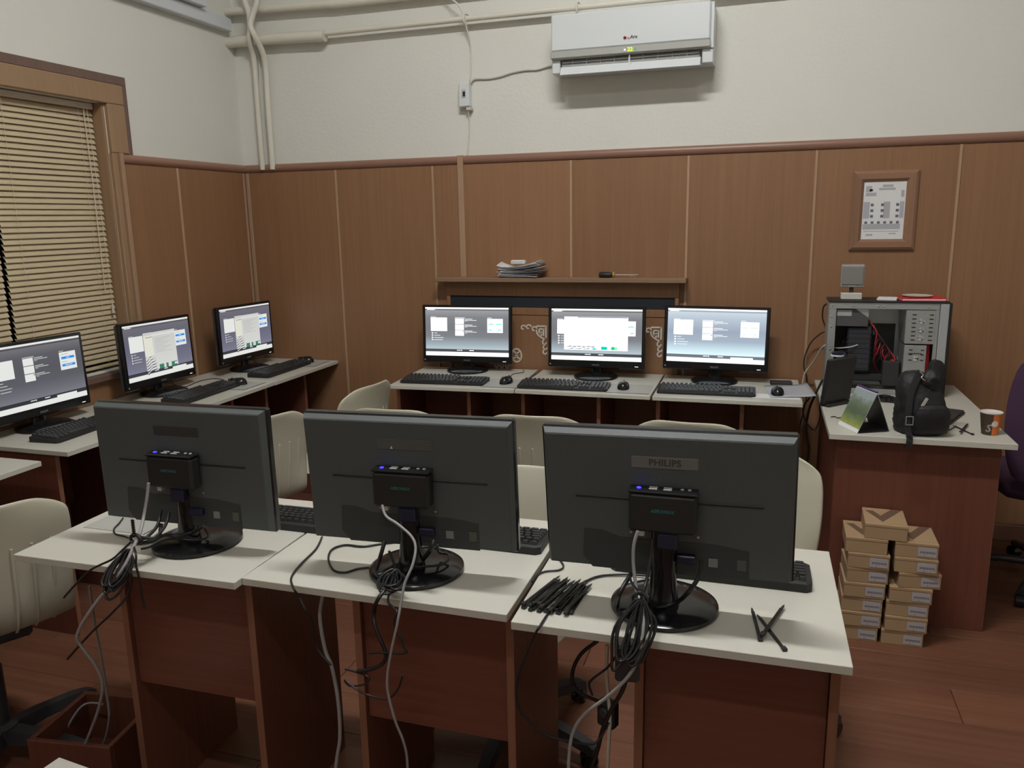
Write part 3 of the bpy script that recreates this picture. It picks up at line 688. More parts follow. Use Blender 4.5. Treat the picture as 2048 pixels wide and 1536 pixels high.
MONS = [('B1', 1.432, -.165, 4.0, 'monitor on the leftmost far desk with a grey start screen'), ('B2', 2.146, -.195, .5, 'monitor on the middle far desk with a big white dialog on screen'), ('B3', 2.736, -.182, -.5, 'monitor on the rightmost far desk, brightest pale blue screen'),
        ('L1', .195, -.380, 91.5, 'side wall monitor in the room corner, smallest of the three'), ('L2', .165, -1.030, 93.0, 'side wall monitor under the window edge with a palm leaf dialog'), ('L3', .150, -1.705, 92.0, 'monitor cut off by the left picture edge, grey start screen'),
        ('D1', 1.582, -2.556, 181.5, 'leftmost of the three monitors seen from behind, mini computer on its back'), ('D2', 2.202, -2.560, 183.5, 'middle of the three monitors seen from behind, mini computer on its back'), ('D3', 2.781, -2.588, 180.3, 'rightmost monitor seen from behind, largest, with a legible name plate')]
for key, x, y, a, lab in MONS: monitor(key, x, y, R(a), lab)
WB = (1.35, 1.38, 1.40); WL = (.78, .79, .76)
for key, args in {'B1': ('plain', gB, WB, False, 'teal'), 'B2': ('dialogA', gB, WB, False, 'teal'), 'B3': ('plain', gB3, WB, True, 'faint'),
                  'L1': ('dialogB', gL2, WL, True, 'blue'), 'L2': ('dialogB', gL2, WL, True, 'blue'), 'L3': ('plain', gL, WL, True, 'blue'),
                  'D1': ('plain', gL, WL, False, 'blue'), 'D2': ('plain', gL, WL, False, 'blue'), 'D3': ('plain', gL, WL, False, 'blue')}.items():
    o = link('screen', screen(key, *args), monitors[key]); o['label'] = 'lit computer screen'
# name plate lettering differs between the three rear views
PN = TR(-.002, .0368, .094, 90, 0, 180)
o = MB().text('PHILIPS', .020, MTS['D3'] @ PN, bold=.0004).build('name_plate_print', mat('plate_print_light', (.045, .044, .038), .6), monitors['D3'])
o = MB().text('PHILIPS', .018, MTS['D1'] @ PN).build('name_plate_print', mat('plate_print_dark', (.060, .050, .048), .6), monitors['D1'])
MB().add([(-.028, .0368, .084), (-.034, .0368, .084), (-.031, .0368, .091)], [(0, 1, 2)], 0, MTS['D2'] @ TR(.06, 0, 0)).build('torn_corner', PAPER, monitors['D2'], fix=False)
# ---- mini computers clipped on the backs
def make_mini():
    r = link('mini_computer', None)
    b = MB().cbox(-.066, .066, .0, .036, -.040, .040, .006); b.build('case', BLACKD, r)
    MB().cbox(-.067, .067, -.0, .037, .0405, .046, .002).build('top_plate', BLACKG, r)
    MB().lathe([(.0045, 0), (.0045, .0012), (0, .0012)], 12, 0, TR(.048, .018, .046)).build('power_light', BLUELED, r)
    for x in (.020, -.008):
        MB().box(x-.008, x+.008, .008, .0115, .046, .0472).box(x-.008, x+.008, .0185, .022, .046, .0472).build('usb_port', WHITEPR, r, fix=False)
    for x in (-.036, -.050): MB().lathe([(.0036, 0), (.0036, .0012), (.0018, .0012)], 10, 0, TR(x, .012, .046)).build('audio_jack', PAPERG, r)
    MB().text('AEROMAX', .0095, TR(.0, .0364, .006, 90, 0, 180), 0, shear=.3, bold=.0003).build('case_print', TEAL, r)
    MB().cbox(-.030, .008, .010, .030, -.075, -.041, .003).build('video_plug', BLUECON, r)
    MB().cbox(.035, .047, .012, .026, -.052, -.041, .001).build('network_plug', GREYLT, r)
    return r
mini0 = make_mini(); miused = [0]
for key, lab in (('D1', 'black mini computer clipped behind the leftmost near monitor'), ('D2', 'black mini computer clipped behind the middle near monitor'), ('D3', 'black mini computer clipped behind the rightmost near monitor')):
    mo = monitors[key]; loc = Matrix.Translation(mo.location) @ mo.rotation_euler.to_matrix().to_4x4()
    p = loc @ (MTS[key] @ Vector((.0, .0405, -.002)))
    tag(put(mini0, miused, p, mo.rotation_euler.z), lab, 'mini computer', 'mini computers on monitor backs')

# ================================================================== KEYBOARDS, MICE, PADS
def make_keyboard():
    r = link('keyboard', None)
    a, d = .220, .070
    b = MB(); pr_ = [(-d, 0), (-d, .010), (-d+.012, .013), (d-.01, .022), (d, .019), (d, 0)]; n = len(pr_)
    rows = []
    for x, ins in ((-a, .010), (-a+.012, 0), (a-.012, 0), (a, .010)):
        rows.append([(x, y_*(1-ins/d), z_) for y_, z_ in pr_])
    vs = [p for rw in rows for p in rw]
    fs = [(i*n+j, i*n+(j+1) % n, (i+1)*n+(j+1) % n, (i+1)*n+j) for i in range(3) for j in range(n)]+[tuple(range(n)), tuple(range(3*n, 4*n))]
    b.add(vs, fs); b.build('keyboard_case', BLACKD, r)
    k = MB()
    def key(x, y_, wk, dk=.0155):
        z0 = .0135+.009*(y_+.058)/.118; h = .0075
        s = .0022
        k.add([(x, y_, z0), (x+wk, y_, z0), (x+wk, y_+dk, z0+.0012), (x, y_+dk, z0+.0012), (x+s, y_+s, z0+h), (x+wk-s, y_+s, z0+h), (x+wk-s, y_+dk-s, z0+h+.0012), (x+s, y_+dk-s, z0+h+.0012)],
              [(4, 5, 6, 7), (0, 1, 5, 4), (1, 2, 6, 5), (2, 3, 7, 6), (3, 0, 4, 7)])
    u = .0185
    for rw, y_ in enumerate((-.053, -.0345, -.016, .0025, .021)):
        if rw == 0:
            x = -.208
            for wk in (1.25, 1.25, 1.25, 5.9, 1.25, 1.25, 1.25, 1.25): key(x, y_, wk*u-.0018); x += wk*u
        else:
            off = (0, 2.1, 1.7, 1.5, 1)[rw]; x = -.208; key(x, y_, off*u-.0018); x += off*u
            while x+u < .066: key(x, y_, u-.0018); x += u
            key(x, y_, .075-x-.0018)
        for i in range(3):
            if rw in (3, 4) or rw == 0 or (rw == 1 and i == 1): key(.080+i*u*.95, y_, u*.95-.0018)
        for i in range(4): key(.140+i*u*.97, y_, u*.97-.0018)
    for i in range(13): key(-.208+i*u*1.15, .046, u-.003, .013)
    o = k.build('keys', KEYM, r, fix=False); o['kind'] = 'stuff'
    return r
kb0 = make_keyboard(); kbused = [0]
def keyboard(x, y_, rz, label): return tag(put(kb0, kbused, (x, y_, .7503), R(rz)), label, 'keyboard', 'black keyboards')
keyboard(1.425, -.478, 3, 'black keyboard on the leftmost far desk')
keyboard(2.045, -.475, 2, 'black keyboard on the middle far desk')
keyboard(2.715, -.440, 1.5, 'black keyboard on the rightmost far desk')
keyboard(.392, -.375, 91, 'black keyboard on the corner side wall desk')
keyboard(.375, -1.010, 92, 'black keyboard on the middle side wall desk under the window')
keyboard(.335, -1.680, 94, 'black keyboard below the cut off left monitor')
keyboard(1.648, -2.355, 180, 'black keyboard showing right of the leftmost near monitor')
keyboard(2.240, -2.335, 180, 'black keyboard showing between the middle and right near monitors')
keyboard(2.860, -2.372, 180, 'black keyboard showing right of the rightmost near monitor')
def make_mouse():
    r = link('mouse', None)
    b = MB(); N, K = 12, 5; vs = []; fs = []
    for i in range(K+1):
        ph = i/K*math.pi/2
        for j in range(N):
            q = 2*math.pi*j/N; rr = math.cos(ph)**.7 if i < K else 0.0
            xx = .030*rr*math.cos(q)*(1-.10*math.sin(q)); yy = .052*rr*math.sin(q); zz = .034*math.sin(ph)*(1-.18*math.sin(q)*rr)
            vs.append((xx, yy, zz))
    fs = [(i*N+j, i*N+(j+1) % N, (i+1)*N+(j+1) % N, (i+1)*N+j) for i in range(K) for j in range(N)]+[tuple(range(N))[::-1]]
    b.add(vs, fs).build('mouse_shell', BLACKG, r, 60)
    MB().lathe([(.0, -.003), (.007, -.003), (.007, .003), (.0, .003)], 12, 0, TR(0, .028, .0265, 0, 90)).build('scroll_wheel', DARKM, r, 40)
    MB().cbox(-.0006, .0006, .005, .05, .018, .0275, .0002).build('button_seam', DARKM, r)
    return r
ms0 = make_mouse(); msused = [0]
def mouse(x, y_, rz, label, z=.7525): return tag(put(ms0, msused, (x, y_, z), R(rz)), label, 'mouse', 'black computer mice')
mouse(1.742, -.440, -10, 'black mouse on the leftmost far desk'); mouse(2.330, -.440, 5, 'black mouse on the middle far desk'); mouse(3.030, -.425, 4, 'black mouse beside the loose paper on the rightmost far desk', .7545)
mouse(.395, -.118, 95, 'black mouse on the corner side wall desk'); mouse(.400, -.770, 100, 'black mouse on the middle side wall desk under the window')
def pad(x, y_, w_, d_, rz, label, z=.7504):
    t = thing('mouse_pad', label, 'mouse pad', (x, y_, z), R(rz), 'thin grey mouse pads')
    MB().box(-w_/2, w_/2, -d_/2, d_/2, 0, .0012).build('pad_sheet', PADM, t)
    MB().box(-w_/2-.002, w_/2+.002, -d_/2-.003, -d_/2, 0, .0014).build('pad_edge', PADE, t); MB().box(-w_/2-.002, -w_/2, -d_/2, d_/2, 0, .0014).build('pad_edge', PADE, t)
pad(1.735, -.448, .185, .20, 2, 'grey mouse pad on the leftmost far desk'); pad(2.362, -.442, .20, .20, 1, 'grey mouse pad on the middle far desk')
pad(.415, -.145, .19, .20, 91, 'grey mouse pad on the corner side wall desk'); pad(.415, -.79, .19, .20, 91, 'grey mouse pad on the middle side wall desk')
pad(1.305, -2.46, .20, .18, 180, 'clear grey mouse pad on the leftmost near desk')
# loose things on the right far desk
vs = []; fs = []; na, nc = 10, 6
for a in range(na+1):
    for c in range(nc+1):
        u_ = a/na; v_ = c/nc; z = .7508+.003*math.sin(u_*3)+.045*max(0, u_-.62)**2*(1+v_)
        vs.append((3.0+u_*.195-.03*v_, -.50+v_*.26+.05*u_, z+.002))
fs = [(a*(nc+1)+c, (a+1)*(nc+1)+c, (a+1)*(nc+1)+c+1, a*(nc+1)+c+1) for a in range(na) for c in range(nc)]
o = tag(MB().add(vs, fs).build('loose_sheet', mat('blue_grey_paper', (.42, .44, .47), .5), None, 60, fix=False), 'grey sheet curling over the edge of the rightmost far desk', 'paper')
o.modifiers.new('thick', 'SOLIDIFY').thickness = .0008
t = thing('wallet', 'flat dark wallet on the rightmost far desk', 'wallet', (3.05, -.185, .7502), R(4))
MB().cbox(-.05, .05, -.035, .035, 0, .008, .003).build('lower_flap', BLACKD, t); MB().cbox(-.05, .05, -.035, .034, .0085, .015, .003).build('upper_flap', DARKM, t)
tag(MB().box(2.92, 3.125, -.512, -.42, .7503, .7511).build('white_sheet', PAPER), 'white sheet under the keyboard edge on the rightmost far desk', 'paper')

# ================================================================== CHAIRS
def make_chair():
    r = link('swivel_chair', None)
    prof = [(.215, .437), (.195, .452), (.12, .447), (.03, .438), (-.06, .436), (-.13, .445), (-.175, .470), (-.198, .515), (-.212, .58), (-.224, .66), (-.236, .74), (-.250, .80), (-.262, .840)]
    hw = [.17, .195, .212, .216, .212, .205, .200, .200, .206, .212, .212, .204, .165]
    NX = 12; P = smooth_path([(0, y_, z_) for y_, z_ in prof], 2); n0 = len(prof)
    vs = []; fs = []; N = len(P)
    for i, p in enumerate(P):
        s_ = i/(N-1)*(n0-1); a = int(min(s_, n0-2)); h = hw[a]+(hw[a+1]-hw[a])*(s_-a)
        back = min(1, max(0, (p.z-.45)/.15))
        for j in range(NX+1):
            t_ = -1+2*j/NX
            top = 0
            if i >= N-4: top = -.030*abs(t_)**5*(i-(N-5))/4
            vs.append((h*t_, p.y+back*.048*t_*t_, p.z+(1-back)*.014*t_*t_+top))
    fs = [(i*(NX+1)+j, i*(NX+1)+j+1, (i+1)*(NX+1)+j+1, (i+1)*(NX+1)+j) for i in range(N-1) for j in range(NX)]
    o = MB().add(vs, fs).build('seat_shell', SHELL, r, 70)
    so = o.modifiers.new('thick', 'SOLIDIFY'); so.thickness = .009; so.offset = 0
    bv = o.modifiers.new('round', 'SUBSURF'); bv.levels = 1; bv.render_levels = 1
    # vertical ribs moulded into the rear of the back
    for k in range(7):
        x = -.15+k*.05; t_ = x/.205
        pts = [(x, y_+.048*t_*t_-.0055, z_) for y_, z_ in ((-.140, .442), (-.182, .475), (-.204, .53), (-.219, .62), (-.230, .71))]
        MB().tube(pts, .0042, 6, 3).build('rib', SHELL, r, 60)
    MB().cbox(-.10, .10, -.09, .09, .395, .430, .008).build('seat_plate', DARKM, r)
    MB().lathe([(.014, .30), (.014, .396)], 14).lathe([(.026, .10), (.026, .30), (.014, .305)], 14).build('gas_column', DARKM, r, 40)
    MB().lathe([(.0, .065), (.045, .068), (.045, .115), (.028, .125), (.0, .126)], 18).build('hub', DARKM, r, 40)
    for k in range(5):
        a = math.radians(18+72*k); d = Vector((math.cos(a), math.sin(a), 0)); sd = Vector((-d.y, d.x, 0)); vs = []
        for (q, wd, z0, z1) in ((.03, .026, .070, .112), (.12, .024, .072, .106), (.22, .022, .062, .092), (.275, .020, .050, .078), (.292, .017, .045, .068)):
            c = d*q; vs += [tuple(c-sd*wd+_z*z0), tuple(c+sd*wd+_z*z0), tuple(c+sd*wd*.75+_z*z1), tuple(c-sd*wd*.75+_z*z1)]
        fs = [(i*4+j, i*4+(j+1) % 4, i*4+4+(j+1) % 4, i*4+4+j) for i in range(4) for j in range(4)]+[(0, 1, 2, 3), (16, 17, 18, 19)]
        leg = MB().add(vs, fs).build('leg', DARKM, r, 45)
        c = d*.272
        M = Matrix.Translation((c.x, c.y, .026)) @ Matrix.Rotation(a+.6, 4, 'Z') @ Matrix.Rotation(math.pi/2, 4, 'X')
        MB().lathe([(.0, -.022), (.022, -.022), (.026, -.018), (.026, -.006), (.012, -.005), (.012, .005), (.026, .006), (.026, .018), (.022, .022), (.0, .022)], 16, 0, M).build('castor', BLACKG, leg, 40)
    return r
ch0 = make_chair(); chused = [0]
def chair(bx, by, face, label):
    """bx,by: where the middle of the back's top edge is; face: direction the sitter looks, degrees from +Y"""
    a = R(face); d = Vector((-math.sin(a), math.cos(a), 0)); c = Vector((bx, by, 0))+d*.25
    return tag(put(ch0, chused, c, a), label, 'chair', 'cream plastic swivel chairs')
chair(1.575, -1.420, 3, 'cream swivel chair facing the leftmost far desk')
chair(2.165, -1.455, 2, 'cream swivel chair facing the middle far desk').scale = (1, 1, 1.02)
chair(2.720, -1.420, -3, 'cream swivel chair facing the rightmost far desk').scale = (1, 1, 1.02)
chair(1.290, -.985, 83, 'cream swivel chair turned sideways by the corner desk')
chair(1.172, -1.628, 66, 'cream swivel chair seen between the left and middle near monitors')
chair(1.075, -2.725, 62, 'cream ribbed swivel chair at the left picture edge beside the nearest desks').scale = (1, 1, 1.02)
chair(2.270, -1.815, 180, 'cream swivel chair facing the viewer behind the middle near desk').scale = (1, 1, .93)
c3 = chair(2.935, -1.650, 184, 'cream swivel chair with rounded back right of the rightmost near monitor')
for ch in c3.children:
    if ch.name.startswith('leg'): ch.rotation_euler = (0, 0, R(34))

# purple office chair at the right edge
t = thing('office_chair', 'purple fabric office chair at the right picture edge', 'chair', (4.125, -.50, 0), R(-6))
def pad_mesh(w_, h_, th, n=10, bulge=.02):
    vs = []; fs = []
    for s_ in (0, 1):
        for i in range(n+1):
            for j in range(n+1):
                u_ = -1+2*i/n; v_ = -1+2*j/n
                rr = 1-.16*(u_*u_*v_*v_)
                x = u_*w_*rr; z = v_*h_*rr; e = (1-u_**4)*(1-v_**4)
                y_ = (-th-bulge*e) if s_ == 0 else (th+bulge*.6*e)
                vs.append((x, y_ if e > 0 else (-th*.4 if s_ == 0 else th*.4), z))
    m_ = (n+1)**2
    for s_ in (0, 1):
        for i in range(n):
            for j in range(n):
                q = [i*(n+1)+j, (i+1)*(n+1)+j, (i+1)*(n+1)+j+1, i*(n+1)+j+1]; fs.append(tuple(p+s_*m_ for p in q))
    edge = [j for j in range(n+1)]+[i*(n+1)+n for i in range(1, n+1)]+[n*(n+1)+j for j in range(n-1, -1, -1)]+[i*(n+1) for i in range(n-1, 0, -1)]
    for i in range(len(edge)): a, b_ = edge[i], edge[(i+1) % len(edge)]; fs.append((a, b_, b_+m_, a+m_))
    return vs, fs
vs, fs = pad_mesh(.235, .26, .022)
MB().add(vs, fs, 0, TR(0, -.26, .76, -6)).build('backrest', PURPLE, t, 60)
vs, fs = pad_mesh(.25, .24, .03)
MB().add(vs, fs, 0, TR(0, .0, .46, 90)).build('seat', PURPLE, t, 60)
MB().cbox(-.03, .03, -.30, -.28, .40, .80, .006).build('back_bar', DARKM, t)
MB().cbox(-.03, .03, -.29, .05, .395, .412, .004).build('seat_bracket', DARKM, t)
MB().lathe([(.026, .09), (.026, .28), (.016, .285), (.016, .40)], 14).build('gas_column', DARKM, t, 40)
MB().lathe([(.0, .065), (.045, .068), (.045, .11), (.0, .12)], 16).build('hub', DARKM, t, 40)
for k in range(5):
    a = R(30+72*k); d = Vector((math.cos(a), math.sin(a), 0))
    lg = MB().tube([d*.03+_z*.09, d*.16+_z*.088, d*.29+_z*.062], .017, 8, 4).build('leg', DARKM, t, 60)
    MB().lathe([(.0, -.02), (.026, -.018), (.026, .018), (.0, .02)], 14, 0, Matrix.Translation((d.x*.285, d.y*.285, .026)) @ Matrix.Rotation(a+.4, 4, 'Z') @ Matrix.Rotation(math.pi/2, 4, 'X')).build('castor', BLACKG, lg, 40)

# ================================================================== TEACHER'S DESK on the right
t = thing('teacher_desk', 'larger white-topped desk at the right wall with the open computer on it', 'desk', (3.516, -.545, 0))
tx0, tx1, ty0, ty1 = -.308, .309, -.520, .515
MB().cbox(tx0, tx1, ty0, ty1, .728, .75, .0015).build('desk_top', WHITETOP, t)
MB().cbox(tx0+.035, tx1-.035, ty0+.055, ty0+.073, .0, .727, .001).build('front_panel', DESKW, t)
MB().cbox(tx0+.03, tx0+.048, ty0+.074, ty1-.06, .0, .727, .001).build('side_panel', DESKW, t)
MB().cbox(tx1-.048, tx1-.03, ty0+.074, ty1-.06, .0, .727, .001).build('side_panel', DESKW, t)
MB().box(tx0+.034, tx0+.035, ty0+.055, ty0+.073, .0, .727).box(tx1-.035, tx1-.0335, ty0+.055, ty0+.073, 0, .727).build('edge_band', DESKEDGE, t, fix=False)
# ---- open computer tower
t = thing('computer_tower', 'open grey steel computer tower with drive bays, side cover off', 'computer', (3.235, -.330, .7505))
TWd, TDp, TH = .490, .185, .420
MB().box(.0, TWd-.045, TDp-.004, TDp, .012, TH-.006).build('far_side_sheet', STEEL, t)
MB().box(.0, TWd-.045, .002, TDp-.004, .0, .006).build('floor_sheet', STEEL, t)
MB().box(.0, TWd-.045, .002, TDp-.004, TH-.014, TH-.008).build('roof_sheet', STEEL, t)
MB().box(-.002, TWd-.01, -.002, TDp+.002, TH-.0075, TH).build('top_cover', BLACKD, t)
rf = MB(); rf.cbox(0, TWd-.045, .0, .010, TH-.034, TH-.0145, .001).cbox(.0, .030, .0, .012, .014, TH-.035, .001).cbox(0, TWd-.045, .0, .010, .007, .026, .001).cbox(TWd-.060, TWd-.045, .0, .010, .027, TH-.035, .001)
fr = rf.build('open_frame', STEEL, t)
for x, z in ((.012, TH-.02), (.10, TH-.022), (.20, TH-.022), (.225, TH-.022), (.012, TH-.07), (.012, TH-.115), (.40, TH-.022), (.012, .2)):
    MB().lathe([(.004, 0), (.004, .002), (0, .0025)], 8, 0, TR(x, -.0003, z, 90)).build('screw', CHROME, fr)
MB().box(-.001, .003, .002, TDp-.004, .014, TH-.012).build('rear_sheet', STEEL, t)
# bays
bay = MB().cbox(.315, .432, .004, .16, .235, TH-.036, .002).build('drive_bay', STEEL, t)
b = MB()
for i in range(7):
    z = .250+i*.0185; b.box(.340, .356, .0025, .004, z, z+.0045); b.box(.408, .424, .0025, .004, z, z+.0045)
b.build('bay_slots', BLACKD, bay, fix=False)
for z in (.262, .298, .335):
    MB().lathe([(.0110, 0), (.0110, .004), (.005, .007), (.005, .002), (0, .002)], 12, 0, TR(.378, .0038, z, 90)).build('bay_knob', CHROME, bay)
bay = MB().cbox(.318, .408, .008, .15, .02, .228, .002).build('lower_drive_bay', STEEL, t)
b = MB()
for z in (.205, .185, .160): b.box(.338, .352, .0062, .008, z, z+.004); b.box(.385, .398, .0062, .008, z, z+.004)
b.box(.335, .39, .0062, .008, .190, .1925); b.build('bay_slots', BLACKD, bay, fix=False)
MB().lathe([(.011, 0), (.011, .004), (.005, .006), (.005, .002), (0, .002)], 14, 0, TR(.366, .0078, .170, 90)).build('bay_knob', CHROME, bay)
MB().cbox(.408, .428, .05, .15, .03, .23, .002).build('red_drive_edge', RED, t)
MB().cbox(TWd-.043, TWd-.008, -.004, TDp+.002, .0, TH-.008, .003).build('front_bezel', mat('bezel_grey', (.36, .37, .37), .45), t)
MB().cbox(TWd-.0078, TWd+.002, -.004, TDp+.002, .01, TH-.004, .002).build('front_fascia', BLACKD, t)
psu = MB().cbox(.032, .165, .015, TDp-.01, .305, TH-.036, .002).build('power_supply', mat('psu_dark', (.07, .07, .075), .5), t)
MB().box(.034, .095, .0135, .0145, .352, .378).build('rating_label', mat('psu_label', (.38, .38, .38), .6), psu)
MB().add([(.11, .014, .384), (.165, .014, .384), (.165, .014, .345)], [(0, 1, 2)]).build('psu_cover', STEEL, psu, fix=False)
MB().cbox(.085, .185, .03, .13, .10, .30, .006).build('cooler_tower', mat('cooler_dark', (.028, .030, .038), .45), t)
for i in range(8): MB().box(.083, .187, .028, .132, .112+i*.023, .1135+i*.023).build('cooler_fin', mat('fin_dark', (.05, .052, .06), .4, metal=.5), t)
MB().cbox(.036, .30, .05, .075, .055, .085, .003).build('graphics_card', mat('card_dark', (.022, .022, .026), .4), t)
MB().cbox(.24, .31, .03, .11, .035, .15, .004).build('drive_block', mat('block_dark', (.03, .03, .032), .4), t)
MB().lathe([(.022, 0), (.026, .01), (.022, .03), (0, .034)], 18, 0, TR(.062, .03, .17, 90)).build('round_capacitor_cover', DARKM, t, 40)
bd = MB().box(.033, .30, TDp-.014, TDp-.006, .03, .30).build('circuit_board', PCBM, t)
for (x, z, w_, h_) in ((.19, .25, .006, .13), (.205, .25, .006, .13), (.222, .22, .02, .02), (.06, .09, .1, .006), (.06, .115, .1, .006), (.06, .14, .1, .006), (.24, .10, .03, .03)):
    MB().box(x, x+w_, TDp-.035, TDp-.0145, z-.0, z+h_ if z+h_ < .30 else .298).build('board_slot', GREYSP if w_ < .01 else BLACKD, bd)
MB().lathe([(.045, 0), (.045, .03), (.02, .032), (.02, .02), (0, .02)], 20, 0, TR(.115, TDp-.014, .205, 90)).build('cooling_fan', BLACKD, bd)
for i in range(15):
    x = .205+.007*i; pts = [(.17+.004*i, .06+.01*(i % 3), .33-.006*i), (x, .04+.012*(i % 4), .28-.010*i), (x+.02*math.sin(i*2), .05, .22-.006*i), (x+.02*math.cos(i), .08, .16-.006*i), (.22+.006*i, .12, .10-.004*i)]
    MB().tube(pts, .0035, 6, 5).build('wire', REDW if i % 3 == 0 else (mat('dark_wire', (.02, .012, .014), .5) if i % 3 == 1 else mat('brownred_wire', (.10, .022, .022), .5)), t, 70)
MB().tube([(.034, .05, .20), (.06, .02, .205), (.10, .01, .213), (.13, .03, .22)], .003, 6, 4).build('wire', GREYLT, t, 70)
for x in (.05, .40): MB().cbox(x, x+.03, .02, .05, -.0, .001, .0003).build('foot', BLACKD, t)
TZ = .7505+TH
# ---- speaker on the tower
t = thing('desk_speaker', 'small grey square speaker on a foot, standing on the computer tower', 'speaker', (3.329, -.245, TZ+.0005), R(-2))
MB().cbox(-.044, .044, -.03, .03, 0, .030, .003).build('foot', GREYLT, t)
MB().tube([(0, 0, .028), (0, .004, .044), (0, .006, .060)], .009, 10, 4).build('neck', DARKM, t, 50)
o = MB().cbox(-.049, .049, -.022, .03, .056, .155, .004, 0, TR(0, 0, 0, 3)).build('speaker_head', GREYSP, t)
MB().cbox(-.044, .044, -.026, -.0225, .068, .150, .002, 0, TR(0, 0, 0, 3)).build('grille', mat('grille_grey', (.22, .215, .20), .7), t)
MB().box(-.015, .015, -.0265, -.026, .0615, .0635, 0, TR(0, .004, 0, 3)).build('brand_mark', GREYLT, t)
t = thing('red_booklet', 'flat red booklet with white pages on the computer tower', 'booklet', (3.60, -.255, TZ+.0005), R(4))
MB().cbox(-.075, .105, -.060, .060, 0, .003, .001).build('lower_cover', RED, t)
MB().cbox(-.072, .100, -.058, .058, .0032, .011, .001).build('pages', PAPER, t)
MB().cbox(-.075, .105, -.060, .060, .0112, .014, .001).build('upper_cover', RED, t)
t = thing('white_booklet', 'white folded leaflet under the red booklet end on the tower', 'leaflet', (3.475, -.250, TZ+.0005), R(-12))
MB().cbox(-.035, .045, -.045, .045, 0, .009, .001).build('pages', PAPER, t)
tag(MB().lathe([(.0, 0), (.05, .0), (.062, .005), (.063, .0065), (.05, .002), (.0, .0015)], 24, 0, TR(3.60, -.245, TZ+.0150)).build('paper_plate', mat('beige_plate', (.50, .46, .38), .6), None, 50), 'small beige dish lying on the red booklet', 'dish')
# ---- black slab standing left of the tower
t = thing('binder', 'thin black slab leaning upright beside the desk calendar', 'binder', (3.262, -.560, .7505), R(-42))
M = TR(0, 0, .0, 0, 7)
MB().cbox(-.012, .010, -.085, .085, .012, .205, .003, 0, M).build('slab', BLACKD, t)
MB().cbox(-.022, .030, -.075, .075, 0, .012, .003).build('foot', BLACKD, t)
t = thing('tape_roll', 'small blue and white roll lying on top of the black slab', 'roll', (3.262, -.545, .957), R(-42))
MB().lathe([(.011, -.0), (.026, -.0), (.026, .006), (.011, .006)], 18, 0, TR(0, 0, .001)).build('white_side', PAPER, t, 40)
MB().lathe([(.012, .006), (.024, .006), (.024, .016), (.012, .016)], 18, 0, TR(0, 0, .001)).build('blue_side', BLUECON, t, 40)
# ---- tent calendar
A = Vector((3.250, -.912, .7505)); B_ = Vector((3.306, -1.043, .7505)); Cc = Vector((3.424, -.985, .7505)); D_ = Cc+(A-B_)
ap0 = (B_+Cc)/2+Vector((0.004, 0, .150)); ap1 = ap0+(A-B_)
t = thing('desk_calendar', 'tent calendar with a green field picture and black inside', 'calendar', (0, 0, 0))
def sheet(pts, th=.0012):
    pts = [Vector(p) for p in pts]; nn = (pts[1]-pts[0]).cross(pts[2]-pts[0]).normalized()*th
    return MB().add([tuple(p) for p in pts]+[tuple(p+nn) for p in pts], [(0, 1, 2, 3), (4, 5, 6, 7), (0, 1, 5, 4), (1, 2, 6, 5), (2, 3, 7, 6), (3, 0, 4, 7)])
sheet([A, B_, ap0, ap1]).build('front_leaf', PAPER, t); sheet([D_, Cc, ap0, ap1]).build('rear_leaf', PAPER, t)
nn = (B_-A).cross(ap0-A).normalized()
if nn.x > 0: nn = -nn
k0, k1 = .10, .97
sheet([A.lerp(ap1, k0)+nn*.0016, B_.lerp(ap0, k0)+nn*.0016, B_.lerp(ap0, k1)+nn*.0016, A.lerp(ap1, k1)+nn*.0016], .0006).build('field_picture', CALM, t)
i0 = (Cc-B_).normalized()*.004
sheet([A+i0, B_+i0*1.0, ap0+Vector((0, 0, -.006)), ap1+Vector((0, 0, -.006))], .0008).build('inner_lining', BLACKD, t)
sheet([D_-i0, Cc-i0, ap0+Vector((0, 0, -.006)), ap1+Vector((0, 0, -.006))], .0008).build('inner_lining', BLACKD, t)
MB().add([tuple(A+i0*2), tuple(B_+i0*2), tuple(Cc-i0*2), tuple(D_-i0*2)], [(0, 1, 2, 3)], 0, TR(0, 0, .001)).build('base_leaf', BLACKD, t, fix=False)
MB().tube([ap0+(ap1-ap0)*.02+_z*.002, ap1-(ap1-ap0)*.02+_z*.002], .004, 8, 1).build('spiral_binding', mat('violet_binding', (.05, .03, .15), .5), t)
